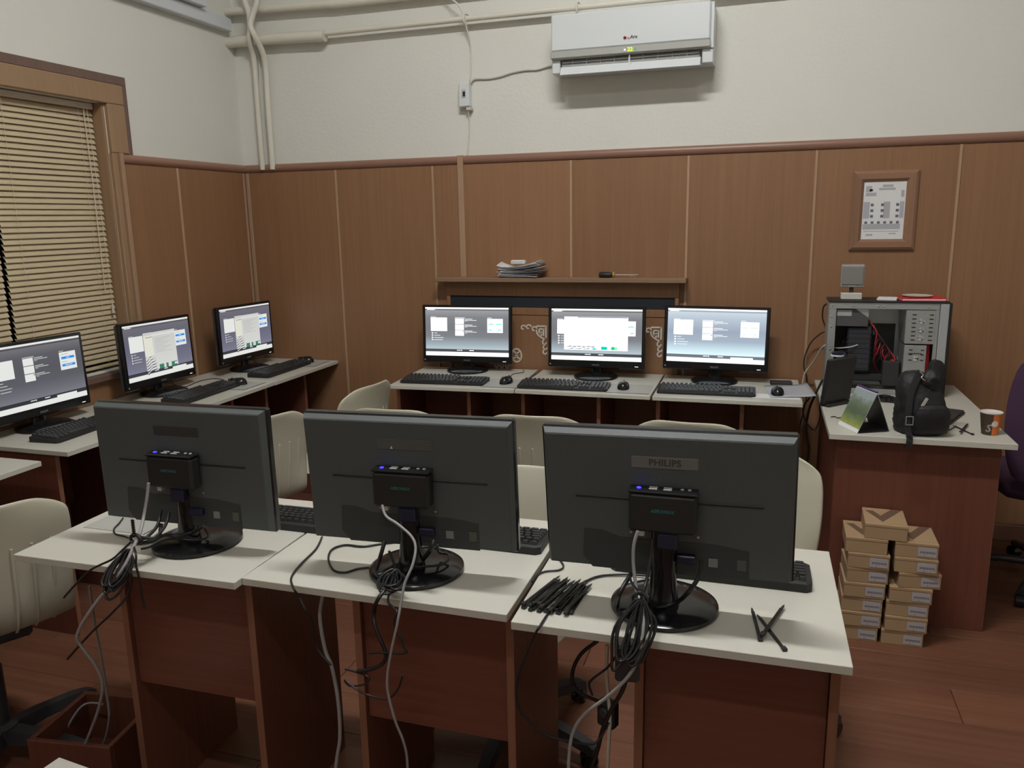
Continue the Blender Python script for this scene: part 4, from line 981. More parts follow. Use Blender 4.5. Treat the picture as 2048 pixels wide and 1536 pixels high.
# ---- black bag
def loft(rings, n=20, p=2.6):
    vs = []
    for (cx, cy, cz, rx, ry) in rings:
        for j in range(n):
            q = 2*math.pi*j/n; c, s_ = math.cos(q), math.sin(q)
            vs.append((cx+rx*abs(c)**(2/p)*(1 if c >= 0 else -1), cy+ry*abs(s_)**(2/p)*(1 if s_ >= 0 else -1), cz))
    fs = [(i*n+j, i*n+(j+1) % n, (i+1)*n+(j+1) % n, (i+1)*n+j) for i in range(len(rings)-1) for j in range(n)]+[tuple(range(n)), tuple((len(rings)-1)*n+j for j in range(n))]
    return vs, fs
t = thing('backpack', 'crumpled black nylon shoulder bag with buckles on the right desk', 'bag', (3.525, -.955, .7505), R(12))
t.scale = (.86, .95, 1)
from mathutils import noise as mnoise
def lumpy(rings, seed, amp, n=40, p=2.4):
    dense = []
    for i in range(len(rings)-1):
        for k in range(4): dense.append(tuple(rings[i][c]+(rings[i+1][c]-rings[i][c])*k/4 for c in range(5)))
    dense.append(rings[-1])
    vs, fs = loft(dense, n, p); out = []; off = Vector((seed*3.1, seed*1.7, seed))
    for x, y_, z in vs:
        q_ = Vector((x, y_, z)); k = 1+amp*(mnoise.noise(q_*22+off)+.9*(1-2*abs(mnoise.noise(q_*34+off*2)))+.5*mnoise.noise(q_*70+off))
        out.append((x*k, y_*k, z))
    return out, fs
vs, fs = lumpy([(0, 0, 0, .082, .072), (0, 0, .010, .094, .084), (.004, .0, .05, .098, .088), (.004, .004, .09, .095, .082), (-.002, .008, .125, .090, .074), (-.010, .012, .155, .084, .064), (-.020, .016, .185, .072, .054), (-.026, .018, .208, .056, .042), (-.028, .018, .222, .034, .026), (-.028, .018, .228, .010, .008)], 1, .075)
MB().add(vs, fs).build('bag_body', BAGM, t, 80)
vs, fs = lumpy([(0, 0, 0, .060, .010), (0, 0, .02, .070, .020), (0, 0, .075, .068, .022), (0, 0, .100, .055, .015), (0, 0, .108, .03, .006)], 2, .09)
MB().add(vs, fs, 0, TR(.012, -.080, .012, 5)).build('front_pocket', BAGM, t, 80)
# upright padded flap on the right: flattened, rounded top
fl = MB(); nn_ = 14; pr2 = []
for i in range(nn_+1):
    q_ = math.pi*i/nn_; pr2.append((.034*math.cos(q_), .10+.036*math.sin(q_)))
pr2 = [(.036, .0)]+pr2+[(-.036, .0)]
vs = []; m2 = len(pr2)
for dy_, sc_ in ((-.016, .86), (-.011, 1.0), (.011, 1.0), (.016, .86)): vs += [(x*sc_, dy_+.02*(z/.136)**2, .068+(z-.068)*sc_) for x, z in pr2]
fs = [(i*m2+j, i*m2+(j+1) % m2, (i+1)*m2+(j+1) % m2, (i+1)*m2+j) for i in range(3) for j in range(m2)]+[tuple(range(m2)), tuple(range(3*m2, 4*m2))]
fl.add(vs, fs, 0, TR(.060, .012, .130, 0, 4, 12)).build('side_flap', BAGM, t, 50)
vs, fs = lumpy([(0, 0, 0, .022, .020), (0, 0, .025, .036, .030), (.002, 0, .05, .034, .028), (.002, 0, .068, .020, .016), (.002, 0, .074, .006, .005)], 4, .16)
MB().add(vs, fs, 0, TR(.018, -.024, .165)).build('top_pouch', BAGM, t, 80)
def strap(pts, wd, th=.0018):
    P = smooth_path(pts, 5); vs = []; fs = []
    for i, p in enumerate(P):
        d = (P[min(i+1, len(P)-1)]-P[max(i-1, 0)]).normalized(); sd = d.cross(Vector((0, -1, .3))).normalized(); nn = sd.cross(d)
        vs += [tuple(p-sd*wd-nn*th), tuple(p+sd*wd-nn*th), tuple(p+sd*wd+nn*th), tuple(p-sd*wd+nn*th)]
    fs = [(i*4+j, i*4+(j+1) % 4, i*4+4+(j+1) % 4, i*4+4+j) for i in range(len(P)-1) for j in range(4)]+[(0, 1, 2, 3), tuple(len(vs)-4+j for j in range(4))]
    return MB().add(vs, fs)
strap([(-.03, -.04, .235), (-.07, -.066, .17), (-.088, -.092, .10), (-.092, -.102, .05), (-.085, -.115, .006), (-.088, -.130, .004), (-.094, -.139, -.004), (-.096, -.141, -.028)], .0125).build('strap', BAGM, t, 60)
b = MB(); b.cbox(-.102, -.070, -.1085, -.1045, .048, .052, .001).cbox(-.102, -.070, -.1055, -.1015, .078, .082, .001).cbox(-.102, -.098, -.108, -.102, .052, .078, .001).cbox(-.074, -.070, -.108, -.102, .052, .078, .001)
b.build('buckle', mat('grey_buckle', (.20, .19, .185), .4), t)
MB().tube([(-.040, -.052, .236), (-.028, -.060, .226), (-.036, -.066, .216), (-.022, -.068, .206)], .0025, 7, 4).build('metal_hook', CHROME, t, 60)
MB().cbox(-.006, .006, -.002, .002, -.018, .018, .001, 0, TR(-.025, -.090, .13, 12, 25)).build('zip_tag', GREYLT, t)
t = thing('flat_device', 'flat black device lying right of the bag', 'device', (3.665, -.715, .7505), R(-24))
MB().cbox(-.04, .04, -.115, .115, 0, .010, .003).build('device_body', BLACKD, t); MB().cbox(-.036, .036, -.11, .11, .0102, .016, .002).build('device_lid', DARKM, t)
t = thing('round_device', 'round black device in front of the open tower', 'device', (3.475, -.44, .7505), R(80))
MB().lathe([(.0, 0), (.040, 0), (.045, .006), (.042, .016), (.02, .022), (0, .023)], 20).build('device_body', BLACKG, t, 50); MB().lathe([(.012, .0222), (.012, .024), (0, .0242)], 14).build('device_button', DARKM, t, 50)
# ---- paper cup
t = thing('paper_cup', 'brown and orange paper cup with an S emblem on the desk corner', 'cup', (3.764, -.935, .7505))
n = 32; vs = []; fs = []; ms = []
rz = [(.0262, .0), (.0268, .002), (.0365, .080)]
b = MB()
for (r0, z0), (r1, z1) in zip(rz[:-1], rz[1:]):
    for j in range(n):
        q0, q1 = 2*math.pi*j/n, 2*math.pi*(j+1)/n; ang = math.degrees((q0+q1)/2)
        mi = 1 if 275 < ang < 350 else 0
        b.add([(r0*math.cos(q0), r0*math.sin(q0), z0), (r0*math.cos(q1), r0*math.sin(q1), z0), (r1*math.cos(q1), r1*math.sin(q1), z1), (r1*math.cos(q0), r1*math.sin(q0), z1)], [(0, 1, 2, 3)], mi)
b.build('cup_wall', [CUPBR, ORANGE], t, fix=False)
MB().lathe([(.0365, .080), (.0378, .0815), (.0375, .084), (.0355, .083), (.026, .004), (0, .003)], n).build('rim_and_inside', CUPW, t, 50)
def wrap_cup(mb, ang, z0):
    for i, (x, y_, z) in enumerate(mb.v):
        zz = z0+y_; rr = .0268+(.0365-.0268)*(zz-.002)/.078; q_ = R(ang)+x/rr; rr += .0003+z
        mb.v[i] = (rr*math.cos(q_), rr*math.sin(q_), zz)
    return mb
disc = MB(); vs = [(0, 0, .0006)]; fs = []
for k in range(1, 4):
    for j in range(20): vs.append((.0115*k/3*math.cos(j*math.pi/10), .0115*k/3*math.sin(j*math.pi/10), .0006))
fs = [(0, 1+j, 1+(j+1) % 20) for j in range(20)]+[(1+k*20+j, 1+k*20+(j+1) % 20, 21+k*20+(j+1) % 20, 21+k*20+j) for k in range(2) for j in range(20)]
wrap_cup(disc.add(vs, fs), 283, .045).build('round_emblem', CUPW, t, fix=False)
wrap_cup(MB().text('S', .040, None, 0, .0004, .25, bold=.0006), 243, .026).build('letter_emblem', mat('cup_grey', (.33, .30, .27), .6), t)

# ================================================================== CARDBOARD BOXES
BW, BD, BH = .139, .170, .0575
def make_box(lbl=True):
    r = link('cardboard_box', None)
    MB().cbox(-BW/2, BW/2, -BD/2, BD/2, 0, BH-.012, .0015).build('tray', CARD, r)
    MB().cbox(-BW/2-.001, BW/2+.001, -BD/2-.001, BD/2+.001, BH-.0118, BH-.0006, .0015).build('lid', CARD, r)
    if lbl:
        l = MB().box(BW/2-.066, BW/2-.006, -BD/2-.0016, -BD/2-.0012, .009, .045).build('box_label', LABELM, r)
        b = MB()
        for i in range(9): b.box(BW/2-.058+i*.0055, BW/2-.0545+i*.0055, -BD/2-.0019, -BD/2-.0016, .021+.0012*(i % 2), .029)
        b.box(BW/2-.045, BW/2-.042, -BD/2-.0019, -BD/2-.0016, .0125, .0155).build('label_print', LABELT, l, fix=False)
    b = MB(); b.prism([(-.062, .055), (-.034, .055), (-.012, .008), (.030, .0845), (.066, .0845), (-.010, -.055)], BH-.0006, BH-.0002)
    b.build('tick_logo', CARDDK, r)
    b2 = MB().box(.015, .065, -.070, -.066, BH-.0006, BH-.0002).build('lid_print', mat('print_faint', (.30, .20, .10), .8), r)
    return r
bx0 = make_box(); bxu = [0]; bxn = make_box(False); bxnu = [0]
GB = 'cardboard boxes stacked against the right desk'
pos = ['bottom', 'second from bottom', 'third from bottom', 'middle', 'third from top', 'second from top', 'top']
for col, (x0, dxs) in enumerate(((3.336, (0, .006, .010, .013, .018, .022, .012)), (3.488, (0, .007, .010, .015, .033, .026, .024)))):
    for i in range(7):
        loc = (x0+dxs[i]+(-.0 if col == 0 else .0), -1.112-.004*(i % 2), i*.0600 if False else i*BH)
        rz = R((0, 1, -1, .5, 2 if col == 0 else 6, -1, -1)[i])
        if col == 0 and i == 6: o = put(bxn, bxnu, loc, rz)
        else: o = put(bx0, bxu, loc, rz)
        lab = ('topmost box of the left cardboard stack, its front without a label' if (col == 0 and i == 6) else 'labelled cardboard box, %s of the %s stack' % (pos[i], 'left' if col == 0 else 'right'))
        tag(o, lab, 'box', GB)
tag(put(bxn, [1], (3.410, -1.112, 7*BH), R(-2)), 'single cardboard box with a tick logo lying across both stacks', 'box', GB)

# ================================================================== CABLE TIES
def tie(p0, p1, label, z, group=None, rise=0):
    p0 = Vector(p0); p1 = Vector(p1); d = p1-p0; L = d.length; a = math.atan2(d.y, d.x)
    t = thing('cable_tie', label, 'cable tie', (p0.x, p0.y, z), a, group)
    b = MB(); b.cbox(.010, L-.012, -.0026, .0026, 0, .0022, .0006)
    n = int((L-.03)/.0045)
    for i in range(n): b.box(.014+i*.0045, .0165+i*.0045, -.0034, .0034, .0004, .0030)
    b.build('toothed_strap', TIEM, t)
    MB().cbox(-.002, .010, -.0048, .0048, 0, .0062, .001).build('tie_head', TIEM, t)
    MB().add([(L-.012, -.0026, 0), (L-.012, .0026, 0), (L, 0, .0), (L-.012, -.0026, .002), (L-.012, .0026, .002), (L, 0, .0016)], [(0, 1, 2), (3, 4, 5), (0, 2, 5, 3), (1, 2, 5, 4), (0, 1, 4, 3)]).build('tie_tip', TIEM, t)
    return t
a0, a1 = at(1048, 1213, 'z', .755), at(1118, 1155, 'z', .755); b0, b1_ = at(1140, 1226, 'z', .755), at(1185, 1170, 'z', .755)
for i in range(20):
    f = (i % 10)/9.0+random.uniform(-.03, .03); lay = i//10
    p0 = a0.lerp(b0, f)+Vector((random.uniform(-.006, .006), random.uniform(-.012, .008), 0)); p1 = a1.lerp(b1_, f)+Vector((random.uniform(-.012, .012), random.uniform(-.008, .012), 0))
    tie(p0, p1, 'black cable tie, %s from left in the %s layer of the heap' % (('first', 'second', 'third', 'fourth', 'fifth', 'sixth', 'seventh', 'eighth', 'ninth', 'tenth')[i % 10], 'upper' if lay else 'lower'), .7503+.0064*lay+(.0003 if lay else 0), 'cable ties heaped on the near desk')
q = lambda u, v: at(u, v, 'z', .753)
tie(q(1521, 1280), q(1503, 1213), 'black cable tie standing leftmost of three loose ones on the right near desk', .7503)
tie(q(1524, 1276), q(1569, 1213), 'black cable tie leaning right, meeting another at its head on the right near desk', .7567)
tie(q(1570, 1300), q(1513, 1226), 'longest loose black cable tie crossing under another on the right near desk', .7503)
tie(q(1946, 869), q(1906, 850), 'black cable tie beside the paper cup, lower of a crossed pair', .7503)
tie(q(1921, 867), q(1936, 849), 'black cable tie beside the paper cup, upper of a crossed pair', .7567)

# ================================================================== CABLES OF THE NEAR DESKS
def pts(*a): return [at(u, v, 'y', y_) for u, v, y_ in a]
def onz(*a): return [at(u, v, 'z', z_) for u, v, z_ in a]
GC = 'cables of the near desks'
# right desk
cable('network_cable', 'grey network cable dropping from the rightmost mini computer to the floor', pts((1276, 1062, -2.675), (1268, 1090, -2.68), (1267, 1130, -2.685), (1274, 1185, -2.70), (1283, 1210, -2.725), (1287, 1250, -2.75), (1280, 1300, -2.765), (1262, 1345, -2.77), (1222, 1388, -2.76), (1170, 1428, -2.74), (1147, 1462, -2.73), (1139, 1500, -2.73), (1136, 1560, -2.73)), .0036, CABLEW, group=GC)
def bundle(name, label, knot, bottom, n, spread, r=.0032, seed=1):
    """one long cable coiled into elongated loops, tied at the knot"""
    rnd = random.Random(seed); P_ = []
    for i in range(n):
        sx = (i/(n-1)-.5)*2*spread; K = knot+Vector((rnd.uniform(-.006, .006), rnd.uniform(-.004, .004), rnd.uniform(-.004, .004)))
        Bm = bottom+Vector((sx*.9+rnd.uniform(-.008, .008), rnd.uniform(-.012, .006), rnd.uniform(-.022, .012)))
        wd = .012+.010*rnd.random()
        P_ += [K, K.lerp(Bm, .4)+Vector((-wd+sx*.5, -.004, 0)), K.lerp(Bm, .85)+Vector((-wd*.8, -.003, 0)), Bm, K.lerp(Bm, .8)+Vector((wd*.9, .002, 0)), K.lerp(Bm, .35)+Vector((wd+sx*.5, .002, 0))]
    P_.append(knot)
    return cable(name, label, P_, r, CABLE, 5, 6, GC)
K3 = at(1279, 1207, 'y', -2.735)+Vector((0, 0, .008)); B3_ = at(1250, 1325, 'y', -2.772)
bundle('coiled_cable', 'black cable coil tied up and hanging over the edge of the right near desk', K3, B3_, 8, .026, .0030, 3)
t = thing('cable_tie', 'black cable tie binding the coil at the right near monitor', 'cable tie', tuple(K3))
MB().tube([(.014*math.cos(a*.5236), .004, .012*math.sin(a*.5236)) for a in range(12)], .003, 6, 3, 0, True).build('tie_loop', TIEM, t, 60); MB().cbox(-.004, .004, -.005, .009, .011, .019, .001).build('tie_head', TIEM, t)
MB().tube([(-.003, .0, .018), (-.014, .0, .030), (-.020, .002, .044)], .0025, 6, 3).build('tie_tail', TIEM, t, 60)
cable('power_cable', 'thick black cable from the right near monitor down onto its base', [at(1262, 1148, 'y', -2.655)]+pts((1240, 1185, -2.70))+[at(1234, 1212, 'z', .785), at(1240, 1228, 'z', .78), at(1262, 1218, 'z', .775), K3+Vector((-.008, .01, .006))], .0048, CABLE, group=GC)
cable('video_cable', 'thick black cable from right behind the right near monitor to its foot', [at(1402, 1120, 'y', -2.66), at(1400, 1148, 'y', -2.665), at(1380, 1180, 'y', -2.67), at(1352, 1205, 'z', .785), at(1310, 1214, 'z', .782), K3+Vector((.012, .008, .004))], .0046, CABLE, group=GC)
cable('usb_cable', 'black cable from the right near monitor coil up to the mini computer', [at(1305, 1078, 'y', -2.67), at(1300, 1120, 'y', -2.68), at(1292, 1165, 'y', -2.70), K3+Vector((.004, .0, .010))], .0036, CABLE, group=GC)
cable('mouse_cable', 'thin black cable running under the heap of cable ties and over the desk edge', [at(1300, 1152, 'z', .757), at(1255, 1149, 'z', .755), at(1200, 1152, 'z', .754), at(1165, 1166, 'z', .754), at(1130, 1185, 'z', .7525), at(1098, 1225, 'z', .7525), at(1080, 1252, 'z', .7525), at(1068, 1272, 'y', -2.738), at(1050, 1315, 'y', -2.742), at(1036, 1355, 'y', -2.742), at(1033, 1395, 'y', -2.742), at(1048, 1432, 'y', -2.74), at(1090, 1468, 'y', -2.73), at(1140, 1483, 'y', -2.72), at(1185, 1488, 'y', -2.70), at(1205, 1470, 'y', -2.69), at(1218, 1445, 'y', -2.67)], .0026, CABLE, group=GC)
cable('keyboard_cable', 'thin black cable curling at the left rim of the right near desk', [at(1120, 1120, 'z', .7535), at(1127, 1132, 'z', .7535), at(1118, 1140, 'z', .7535), at(1090, 1143, 'z', .7535), at(1072, 1152, 'z', .7535), at(1064, 1164, 'z', .7535)], .0022, CABLE, group=GC)
cable('floor_cable', 'black cable arching in the gap below the right near desk', [at(1195, 1282, 'y', -2.55), at(1162, 1308, 'y', -2.55), at(1145, 1345, 'y', -2.55), at(1152, 1378, 'y', -2.55), at(1185, 1398, 'y', -2.55), at(1222, 1408, 'y', -2.55)], .0045, CABLE, group=GC)
cable('floor_cable', 'cream cable hanging straight in the gap below the right near desk', [at(1214, 1290, 'y', -2.60), at(1213, 1345, 'y', -2.60), at(1217, 1395, 'y', -2.60), at(1220, 1440, 'y', -2.60), at(1217, 1490, 'y', -2.60), at(1214, 1560, 'y', -2.60)], .0042, CABLEC, group=GC)
cable('floor_cable', 'black cable bent below the right near desk toward the floor', [at(1232, 1312, 'y', -2.62), at(1215, 1335, 'y', -2.62), at(1185, 1358, 'y', -2.62), at(1178, 1370, 'y', -2.62), at(1185, 1390, 'y', -2.62)], .0028, CABLE, group=GC)
t = thing('power_adapter', 'black power adapter hanging in the coil below the right near desk edge', 'power adapter', tuple(at(1255, 1318, 'y', -2.745)), R(8))
MB().cbox(-.024, .024, -.012, .010, -.045, .032, .005).build('adapter_case', DARKM, t); MB().lathe([(.006, 0), (.004, .015), (.003, .02)], 10, 0, TR(0, 0, .031)).build('strain_relief', BLACKD, t)
cable('power_cable', 'black cable dropping from the power adapter to the floor under the right near desk', [at(1255, 1345, 'y', -2.745), at(1245, 1380, 'y', -2.73), at(1222, 1420, 'y', -2.70), at(1205, 1460, 'y', -2.68), at(1195, 1500, 'y', -2.66), at(1175, 1560, 'y', -2.64)], .0046, CABLE, group=GC)
t = thing('plug_strip', 'black plug adapter with a grey cable in the gap under the right near desk', 'plug', tuple(at(1216, 1425, 'y', -2.58)), R(-20))
MB().cbox(-.022, .022, -.014, .014, -.032, .030, .005).build('plug_body', BLACKD, t); MB().lathe([(.012, -.002), (.012, .006), (.009, .008)], 14, 0, TR(0, -.014, .008, 90)).build('plug_face', DARKM, t)
# middle desk
cable('network_cable', 'grey network cable winding past the neck of the middle near monitor to the floor', pts((764, 1010, -2.655), (772, 1032, -2.665), (795, 1048, -2.675), (822, 1072, -2.68), (831, 1095, -2.69), (825, 1130, -2.71), (810, 1165, -2.725), (802, 1205, -2.738), (795, 1245, -2.75), (783, 1300, -2.75), (775, 1350, -2.745), (776, 1385, -2.74), (790, 1440, -2.73), (806, 1480, -2.72), (814, 1515, -2.71), (816, 1570, -2.70)), .0030, CABLEW, group=GC)
cable('power_cable', 'thick black cable looping down at the left of the middle near monitor foot', [at(769, 1082, 'y', -2.635), at(763, 1105, 'y', -2.65), at(753, 1138, 'z', .785), at(757, 1150, 'z', .782), at(775, 1140, 'z', .785), at(800, 1128, 'z', .79)], .0048, CABLE, group=GC)
cable('power_cable', 'thick black cable falling over the middle near desk edge from the monitor foot', [at(800, 1128, 'z', .790), at(788, 1160, 'z', .785), at(772, 1178, 'z', .780), at(755, 1200, 'z', .765), at(748, 1225, 'y', -2.722), at(751, 1255, 'y', -2.735), at(766, 1290, 'y', -2.74), at(772, 1312, 'y', -2.74), at(762, 1330, 'y', -2.74), at(735, 1340, 'y', -2.74), at(715, 1342, 'y', -2.735)], .0044, CABLE, group=GC)
cable('video_cable', 'black cables bunched right of the middle near monitor neck', [at(868, 1080, 'y', -2.64), at(862, 1098, 'y', -2.645), at(845, 1120, 'z', .79), at(828, 1132, 'z', .785), at(810, 1140, 'z', .785)], .0055, CABLE, group=GC)
cable('usb_cable', 'thin black cable loop on the foot of the middle near monitor, right side', [at(875, 1090, 'y', -2.64), at(878, 1105, 'z', .79), at(895, 1108, 'z', .785), at(898, 1118, 'z', .780), at(880, 1130, 'z', .780), at(850, 1133, 'z', .782), at(825, 1134, 'z', .784)], .0030, CABLE, group=GC)
cable('keyboard_cable', 'black cable loop lying left of the middle near monitor foot', [at(800, 1083, 'z', .7535), at(760, 1088, 'z', .7535), at(725, 1093, 'z', .7535), at(690, 1090, 'z', .7535), at(664, 1099, 'z', .7535), at(657, 1118, 'z', .7535), at(667, 1140, 'z', .7535), at(690, 1145, 'z', .7535), at(715, 1138, 'z', .7535), at(738, 1135, 'z', .756)], .0028, CABLE, group=GC)
cable('mouse_cable', 'thin black cable crossing the left part of the middle near desk and its edge', [at(644, 1074, 'z', .7535), at(632, 1098, 'z', .7535), at(605, 1125, 'z', .7535), at(588, 1145, 'z', .7535), at(582, 1160, 'z', .7535), at(588, 1178, 'z', .754), at(598, 1194, 'y', -2.715), at(612, 1222, 'y', -2.72), at(625, 1245, 'y', -2.70), at(628, 1280, 'y', -2.69), at(640, 1305, 'y', -2.69), at(662, 1330, 'y', -2.70)], .0026, CABLE, group=GC)
cable('hanging_cable', 'black cable loop below the edge of the middle near desk', [at(790, 1172, 'z', .782), at(778, 1190, 'y', -2.722), at(777, 1205, 'y', -2.728), at(787, 1216, 'y', -2.735), at(794, 1224, 'y', -2.742), at(788, 1240, 'y', -2.745), at(792, 1262, 'y', -2.745), at(802, 1275, 'y', -2.745), at(806, 1290, 'y', -2.745), at(813, 1304, 'y', -2.745), at(800, 1307, 'y', -2.745), at(760, 1305, 'y', -2.745), at(738, 1306, 'y', -2.745)], .0026, CABLE, group=GC)
cable('hanging_cable', 'thin black cable sagging in front of the middle near desk panel', [at(690, 1338, 'y', -2.73), at(715, 1345, 'y', -2.735), at(738, 1355, 'y', -2.735), at(730, 1368, 'y', -2.735), at(700, 1372, 'y', -2.73), at(690, 1360, 'y', -2.73), at(715, 1380, 'y', -2.735), at(745, 1393, 'y', -2.735), at(775, 1398, 'y', -2.735), at(795, 1380, 'y', -2.735), at(805, 1352, 'y', -2.735)], .0022, CABLE, group=GC)
cable('network_cable', 'grey network cable hanging by the left panel of the middle near desk', [at(645, 1192, 'y', -2.655), at(640, 1225, 'y', -2.66), at(643, 1262, 'y', -2.66), at(652, 1305, 'y', -2.66), at(664, 1335, 'y', -2.66), at(676, 1400, 'y', -2.655), at(680, 1470, 'y', -2.65), at(674, 1515, 'y', -2.65), at(668, 1570, 'y', -2.65)], .0046, CABLEW, group=GC)
K2 = at(792, 1150, 'z', .785)
bundle('coiled_cable', 'black cable tangle tied on the foot of the middle near monitor', K2+Vector((0, 0, .012)), at(785, 1180, 'z', .780), 5, .018, .0028, 9)
t = thing('cable_tie', 'black cable tie sticking up beside the neck of the middle near monitor', 'cable tie', tuple(at(790, 1132, 'z', .79)))
MB().tube([(0, 0, 0), (-.008, .002, .018), (-.014, .002, .034)], .0032, 6, 3).build('tie_tail', TIEM, t, 60); MB().cbox(-.006, .006, -.005, .005, -.008, .004, .001).build('tie_head', TIEM, t)
# left desk
cable('network_cable', 'grey network cable from the leftmost mini computer looping to the floor', pts((297, 966, -2.655), (294, 995, -2.66), (288, 1030, -2.67), (281, 1062, -2.70), (268, 1092, -2.73), (250, 1130, -2.76), (226, 1165, -2.775), (198, 1198, -2.78), (175, 1230, -2.78), (157, 1262, -2.77), (155, 1280, -2.76), (172, 1305, -2.74), (192, 1332, -2.72), (205, 1368, -2.70), (198, 1415, -2.68), (180, 1465, -2.66), (165, 1500, -2.65)), .0040, CABLEW, group=GC)
K1 = at(270, 1083, 'y', -2.720)+Vector((0, 0, .004)); B1_ = at(222, 1178, 'y', -2.785)
bundle('coiled_cable', 'black cable coil tied up and hanging off the left near desk', K1.lerp(B1_, .22), B1_, 7, .020, .0031, 5)
t = thing('cable_tie', 'toothed black cable tie standing upright at the left near monitor cable knot', 'cable tie', tuple(K1))
b = MB().cbox(-.0028, .0028, -.0012, .0012, .012, .052, .0005)
for i in range(8): b.box(-.0042, .0042, -.0018, .0018, .016+i*.0045, .0185+i*.0045)
b.build('toothed_strap', TIEM, t); MB().tube([(.016*math.cos(a*.5236), .004, .012*math.sin(a*.5236)) for a in range(12)], .004, 6, 3, 0, True).build('tie_loop', TIEM, t, 60); MB().cbox(-.006, .005, -.006, .004, .008, .016, .001).build('tie_head', TIEM, t)
for i, (a, lab) in enumerate((((322, 1020, -2.63), 'black cable from the leftmost mini computer into the cable knot'), ((338, 1025, -2.635), 'second black cable from the leftmost mini computer into the cable knot'))):
    cable('usb_cable', lab, [at(*a[:2], 'y', a[2]), at(a[0]-8, 1052, 'y', -2.66), at(a[0]-30, 1075, 'y', -2.69), K1+Vector((.008, .004, .003+.004*i))], .0040, CABLE, group=GC)
cable('power_cable', 'black cable bridging from the leftmost monitor neck to the knot', [at(322, 1048, 'y', -2.64), at(320, 1066, 'y', -2.655), at(312, 1078, 'y', -2.67), at(292, 1086, 'y', -2.70), K1+Vector((.010, .004, -.004))], .0048, CABLE, group=GC)
cable('video_cable', 'black cable passing behind the leftmost near monitor neck into the knot', [at(408, 1052, 'y', -2.63), at(385, 1064, 'z', .800), at(352, 1072, 'z', .802), at(330, 1070, 'z', .802), at(305, 1080, 'z', .80), K1+Vector((.016, .0, -.008))], .0044, CABLE, group=GC)
cable('mouse_cable', 'thin black cable curling over the leftmost near monitor foot', [at(410, 1058, 'z', .79), at(416, 1070, 'z', .782), at(408, 1078, 'z', .780), at(385, 1080, 'z', .782), at(340, 1078, 'z', .79), at(300, 1094, 'z', .782), at(282, 1098, 'z', .780)], .0028, CABLE, group=GC)
cable('hanging_cable', 'black cable running left from the knot over the left near desk edge', [K1+Vector((-.01, -.004, -.006)), at(245, 1100, 'y', -2.735), at(225, 1118, 'y', -2.752), at(200, 1130, 'y', -2.752), at(180, 1141, 'y', -2.752), at(150, 1170, 'y', -2.745), at(128, 1195, 'y', -2.73)], .0028, CABLE, group=GC)
cable('hanging_cable', 'second black cable dangling from the knot below the left near desk edge', [K1+Vector((.004, -.01, -.012)), at(272, 1110, 'y', -2.752), at(272, 1130, 'y', -2.756), at(277, 1150, 'y', -2.756), at(285, 1195, 'y', -2.755), at(290, 1218, 'y', -2.755)], .0028, CABLE, group=GC)
cable('hanging_cable', 'third black cable dangling crookedly below the left near desk edge', [K1.lerp(B1_, .45)+Vector((.02, 0, 0)), at(252, 1135, 'y', -2.762), at(263, 1152, 'y', -2.76), at(255, 1190, 'y', -2.76), at(225, 1225, 'y', -2.75), at(180, 1268, 'y', -2.73), at(135, 1318, 'y', -2.70)], .0030, CABLE, group=GC)
cable('mouse_cable', 'thin black cable bent across the grey mouse pad on the left near desk', [at(246, 1036, 'z', .7545), at(238, 1047, 'z', .7545), at(228, 1058, 'z', .7545), at(231, 1068, 'z', .7545), at(250, 1073, 'z', .7545), at(262, 1078, 'z', .7545)], .0024, CABLE, group=GC)
cable('floor_cable', 'cream cable looping on the floor box under the left near desk', [at(178, 1172, 'y', -2.60), at(184, 1210, 'y', -2.58), at(190, 1250, 'y', -2.55), at(205, 1330, 'y', -2.52), at(214, 1390, 'y', -2.5), at(218, 1440, 'y', -2.5), at(205, 1490, 'y', -2.5), at(180, 1508, 'y', -2.5)], .0036, CABLEW, group=GC)
cable('floor_cable', 'thin cream cable rising from the bottom edge beside the left near desk', [at(112, 1560, 'y', -2.6), at(122, 1500, 'y', -2.58), at(135, 1455, 'y', -2.55), at(158, 1418, 'y', -2.52), at(178, 1406, 'y', -2.5), at(205, 1408, 'y', -2.5)], .0032, CABLEW, group=GC)
# dark low box under the left desk overhang and a white board on it
t = thing('floor_box', 'dark open wooden box on the floor under the left near desk', 'box', (1.20, -2.545, 0), R(8))
for (x0, x1, y0, y1) in ((-.17, .085, -.12, -.105), (-.17, .085, .105, .12), (-.17, -.155, -.105, .105), (.07, .085, -.105, .105)):
    MB().cbox(x0, x1, y0, y1, 0, .16, .002).build('box_side', DESKW, t)
MB().cbox(-.155, .07, -.105, .105, .0, .012, .001).build('box_bottom', DESKW, t)
t = thing('white_board', 'white board corner at the bottom picture edge below the left desk', 'board', tuple(Vector((1.45, -2.95, 0))), R(-6))
MB().cbox(-.10, .12, -.12, .09, .27, .288, .001).build('board_top', WHITETOP, t)
MB().cbox(-.08, .10, -.11, .07, 0, .269, .002).build('board_stand', DESKW, t)
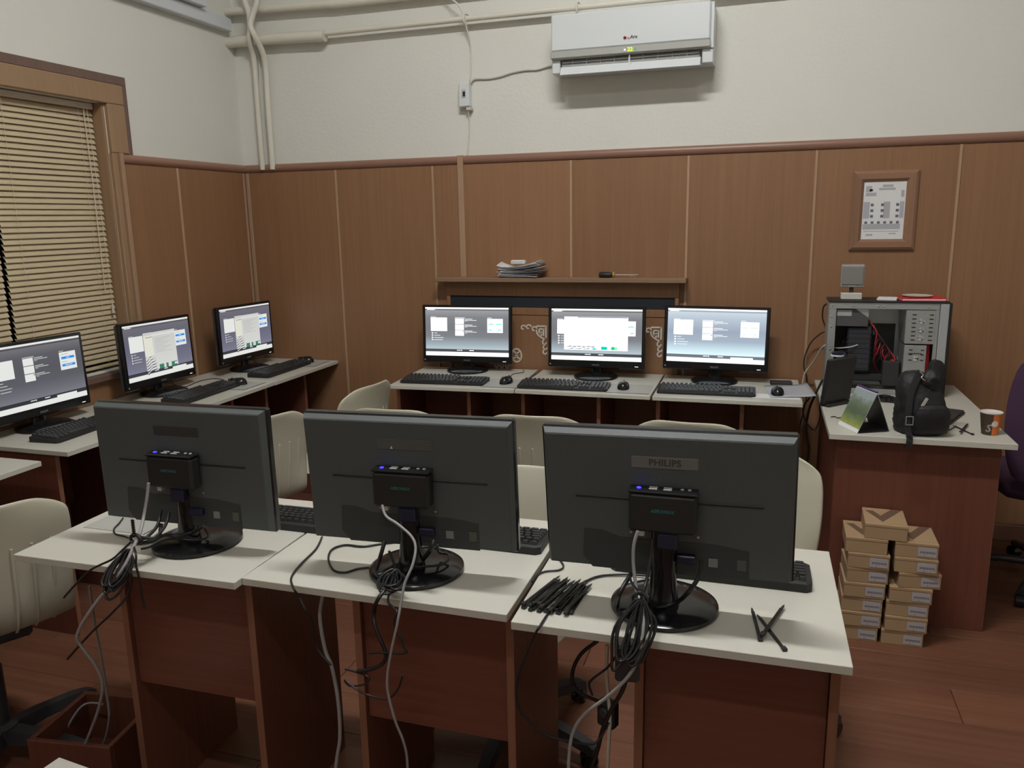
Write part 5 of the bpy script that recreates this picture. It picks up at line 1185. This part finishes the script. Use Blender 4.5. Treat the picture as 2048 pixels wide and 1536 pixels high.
# ---- tangle of cables between far row and right desk
GW = 'cables hanging between the far row and the right desk'
cable('wall_cable', 'black cable from the tower looping down the wall', [at(1660, 606, 'y', -.20), at(1648, 612, 'y', -.15), at(1645, 635, 'y', -.12), at(1652, 660, 'y', -.10), at(1640, 668, 'y', -.08), at(1622, 685, 'y', -.06), at(1610, 712, 'y', -.05), at(1608, 735, 'y', -.05), at(1614, 760, 'y', -.05), at(1612, 800, 'y', -.06), at(1600, 850, 'y', -.08)], .0036, mat('brown_cable', (.04, .022, .014), .5), group=GW)
cable('wall_cable', 'cream cable from the tower sloping down behind the rightmost far desk', [at(1664, 687, 'y', -.28), at(1645, 694, 'y', -.22), at(1632, 715, 'y', -.15), at(1620, 732, 'y', -.10), at(1611, 744, 'y', -.08), at(1606, 760, 'y', -.07), at(1602, 790, 'y', -.07)], .0040, CABLEC, group=GW)
cable('wall_cable', 'thick black cable hanging left of the right desk', [at(1645, 760, 'y', -.45), at(1630, 790, 'y', -.40), at(1618, 820, 'y', -.38), at(1612, 860, 'y', -.38), at(1618, 900, 'y', -.38), at(1610, 940, 'y', -.38)], .0055, CABLE, group=GW)
cable('wall_cable', 'black cable dangling in a loop left of the right desk', [at(1652, 770, 'y', -.50), at(1640, 805, 'y', -.45), at(1640, 835, 'y', -.42), at(1628, 860, 'y', -.42), at(1610, 840, 'y', -.42), at(1606, 815, 'y', -.42), at(1620, 795, 'y', -.42)], .0040, CABLE, group=GW)
cable('adapter_cable', 'thin black cable lying in front of the desk calendar', onz((1662, 834, .7525), (1670, 833, .7525), (1676, 836, .7525), (1684, 834, .7525)), .0020, CABLE)
cable('adapter_cable', 'thin black cable from under the bag to the crossed cable ties', onz((1880, 866, .7525), (1892, 862, .7525), (1904, 857, .7525), (1912, 852, .7525)), .0020, CABLE)
cable('adapter_cable', 'thin black cable lying between the calendar and the bag', onz((1758, 800, .7525), (1772, 803, .7525), (1790, 806, .7525), (1800, 806, .7525)), .0020, CABLE)
for key, a in (('leftmost', [(1000, 768, .77), (1022, 758, .756), (1034, 750, .7525), (1048, 748, .7525), (1048, 740, .7525)]),):
    cable('mouse_cable', 'thin black mouse cable on the %s far desk' % key, onz((1020, 755, .7545), (1026, 748, .7525), (1040, 746, .7525), (1047, 744, .7525), (1047, 739, .7525)), .0018, CABLE)
cable('mouse_cable', 'thin black cable on the middle side wall desk beside the keyboard', onz((448, 760, .757), (430, 757, .7525), (400, 762, .7525), (372, 773, .7525), (355, 772, .7525), (343, 765, .7525)), .0020, CABLE)
cable('keyboard_cable', 'thin black cable behind the corner side wall keyboard', onz((507, 720, .7525), (515, 727, .7525), (525, 733, .7525)), .0020, CABLE)
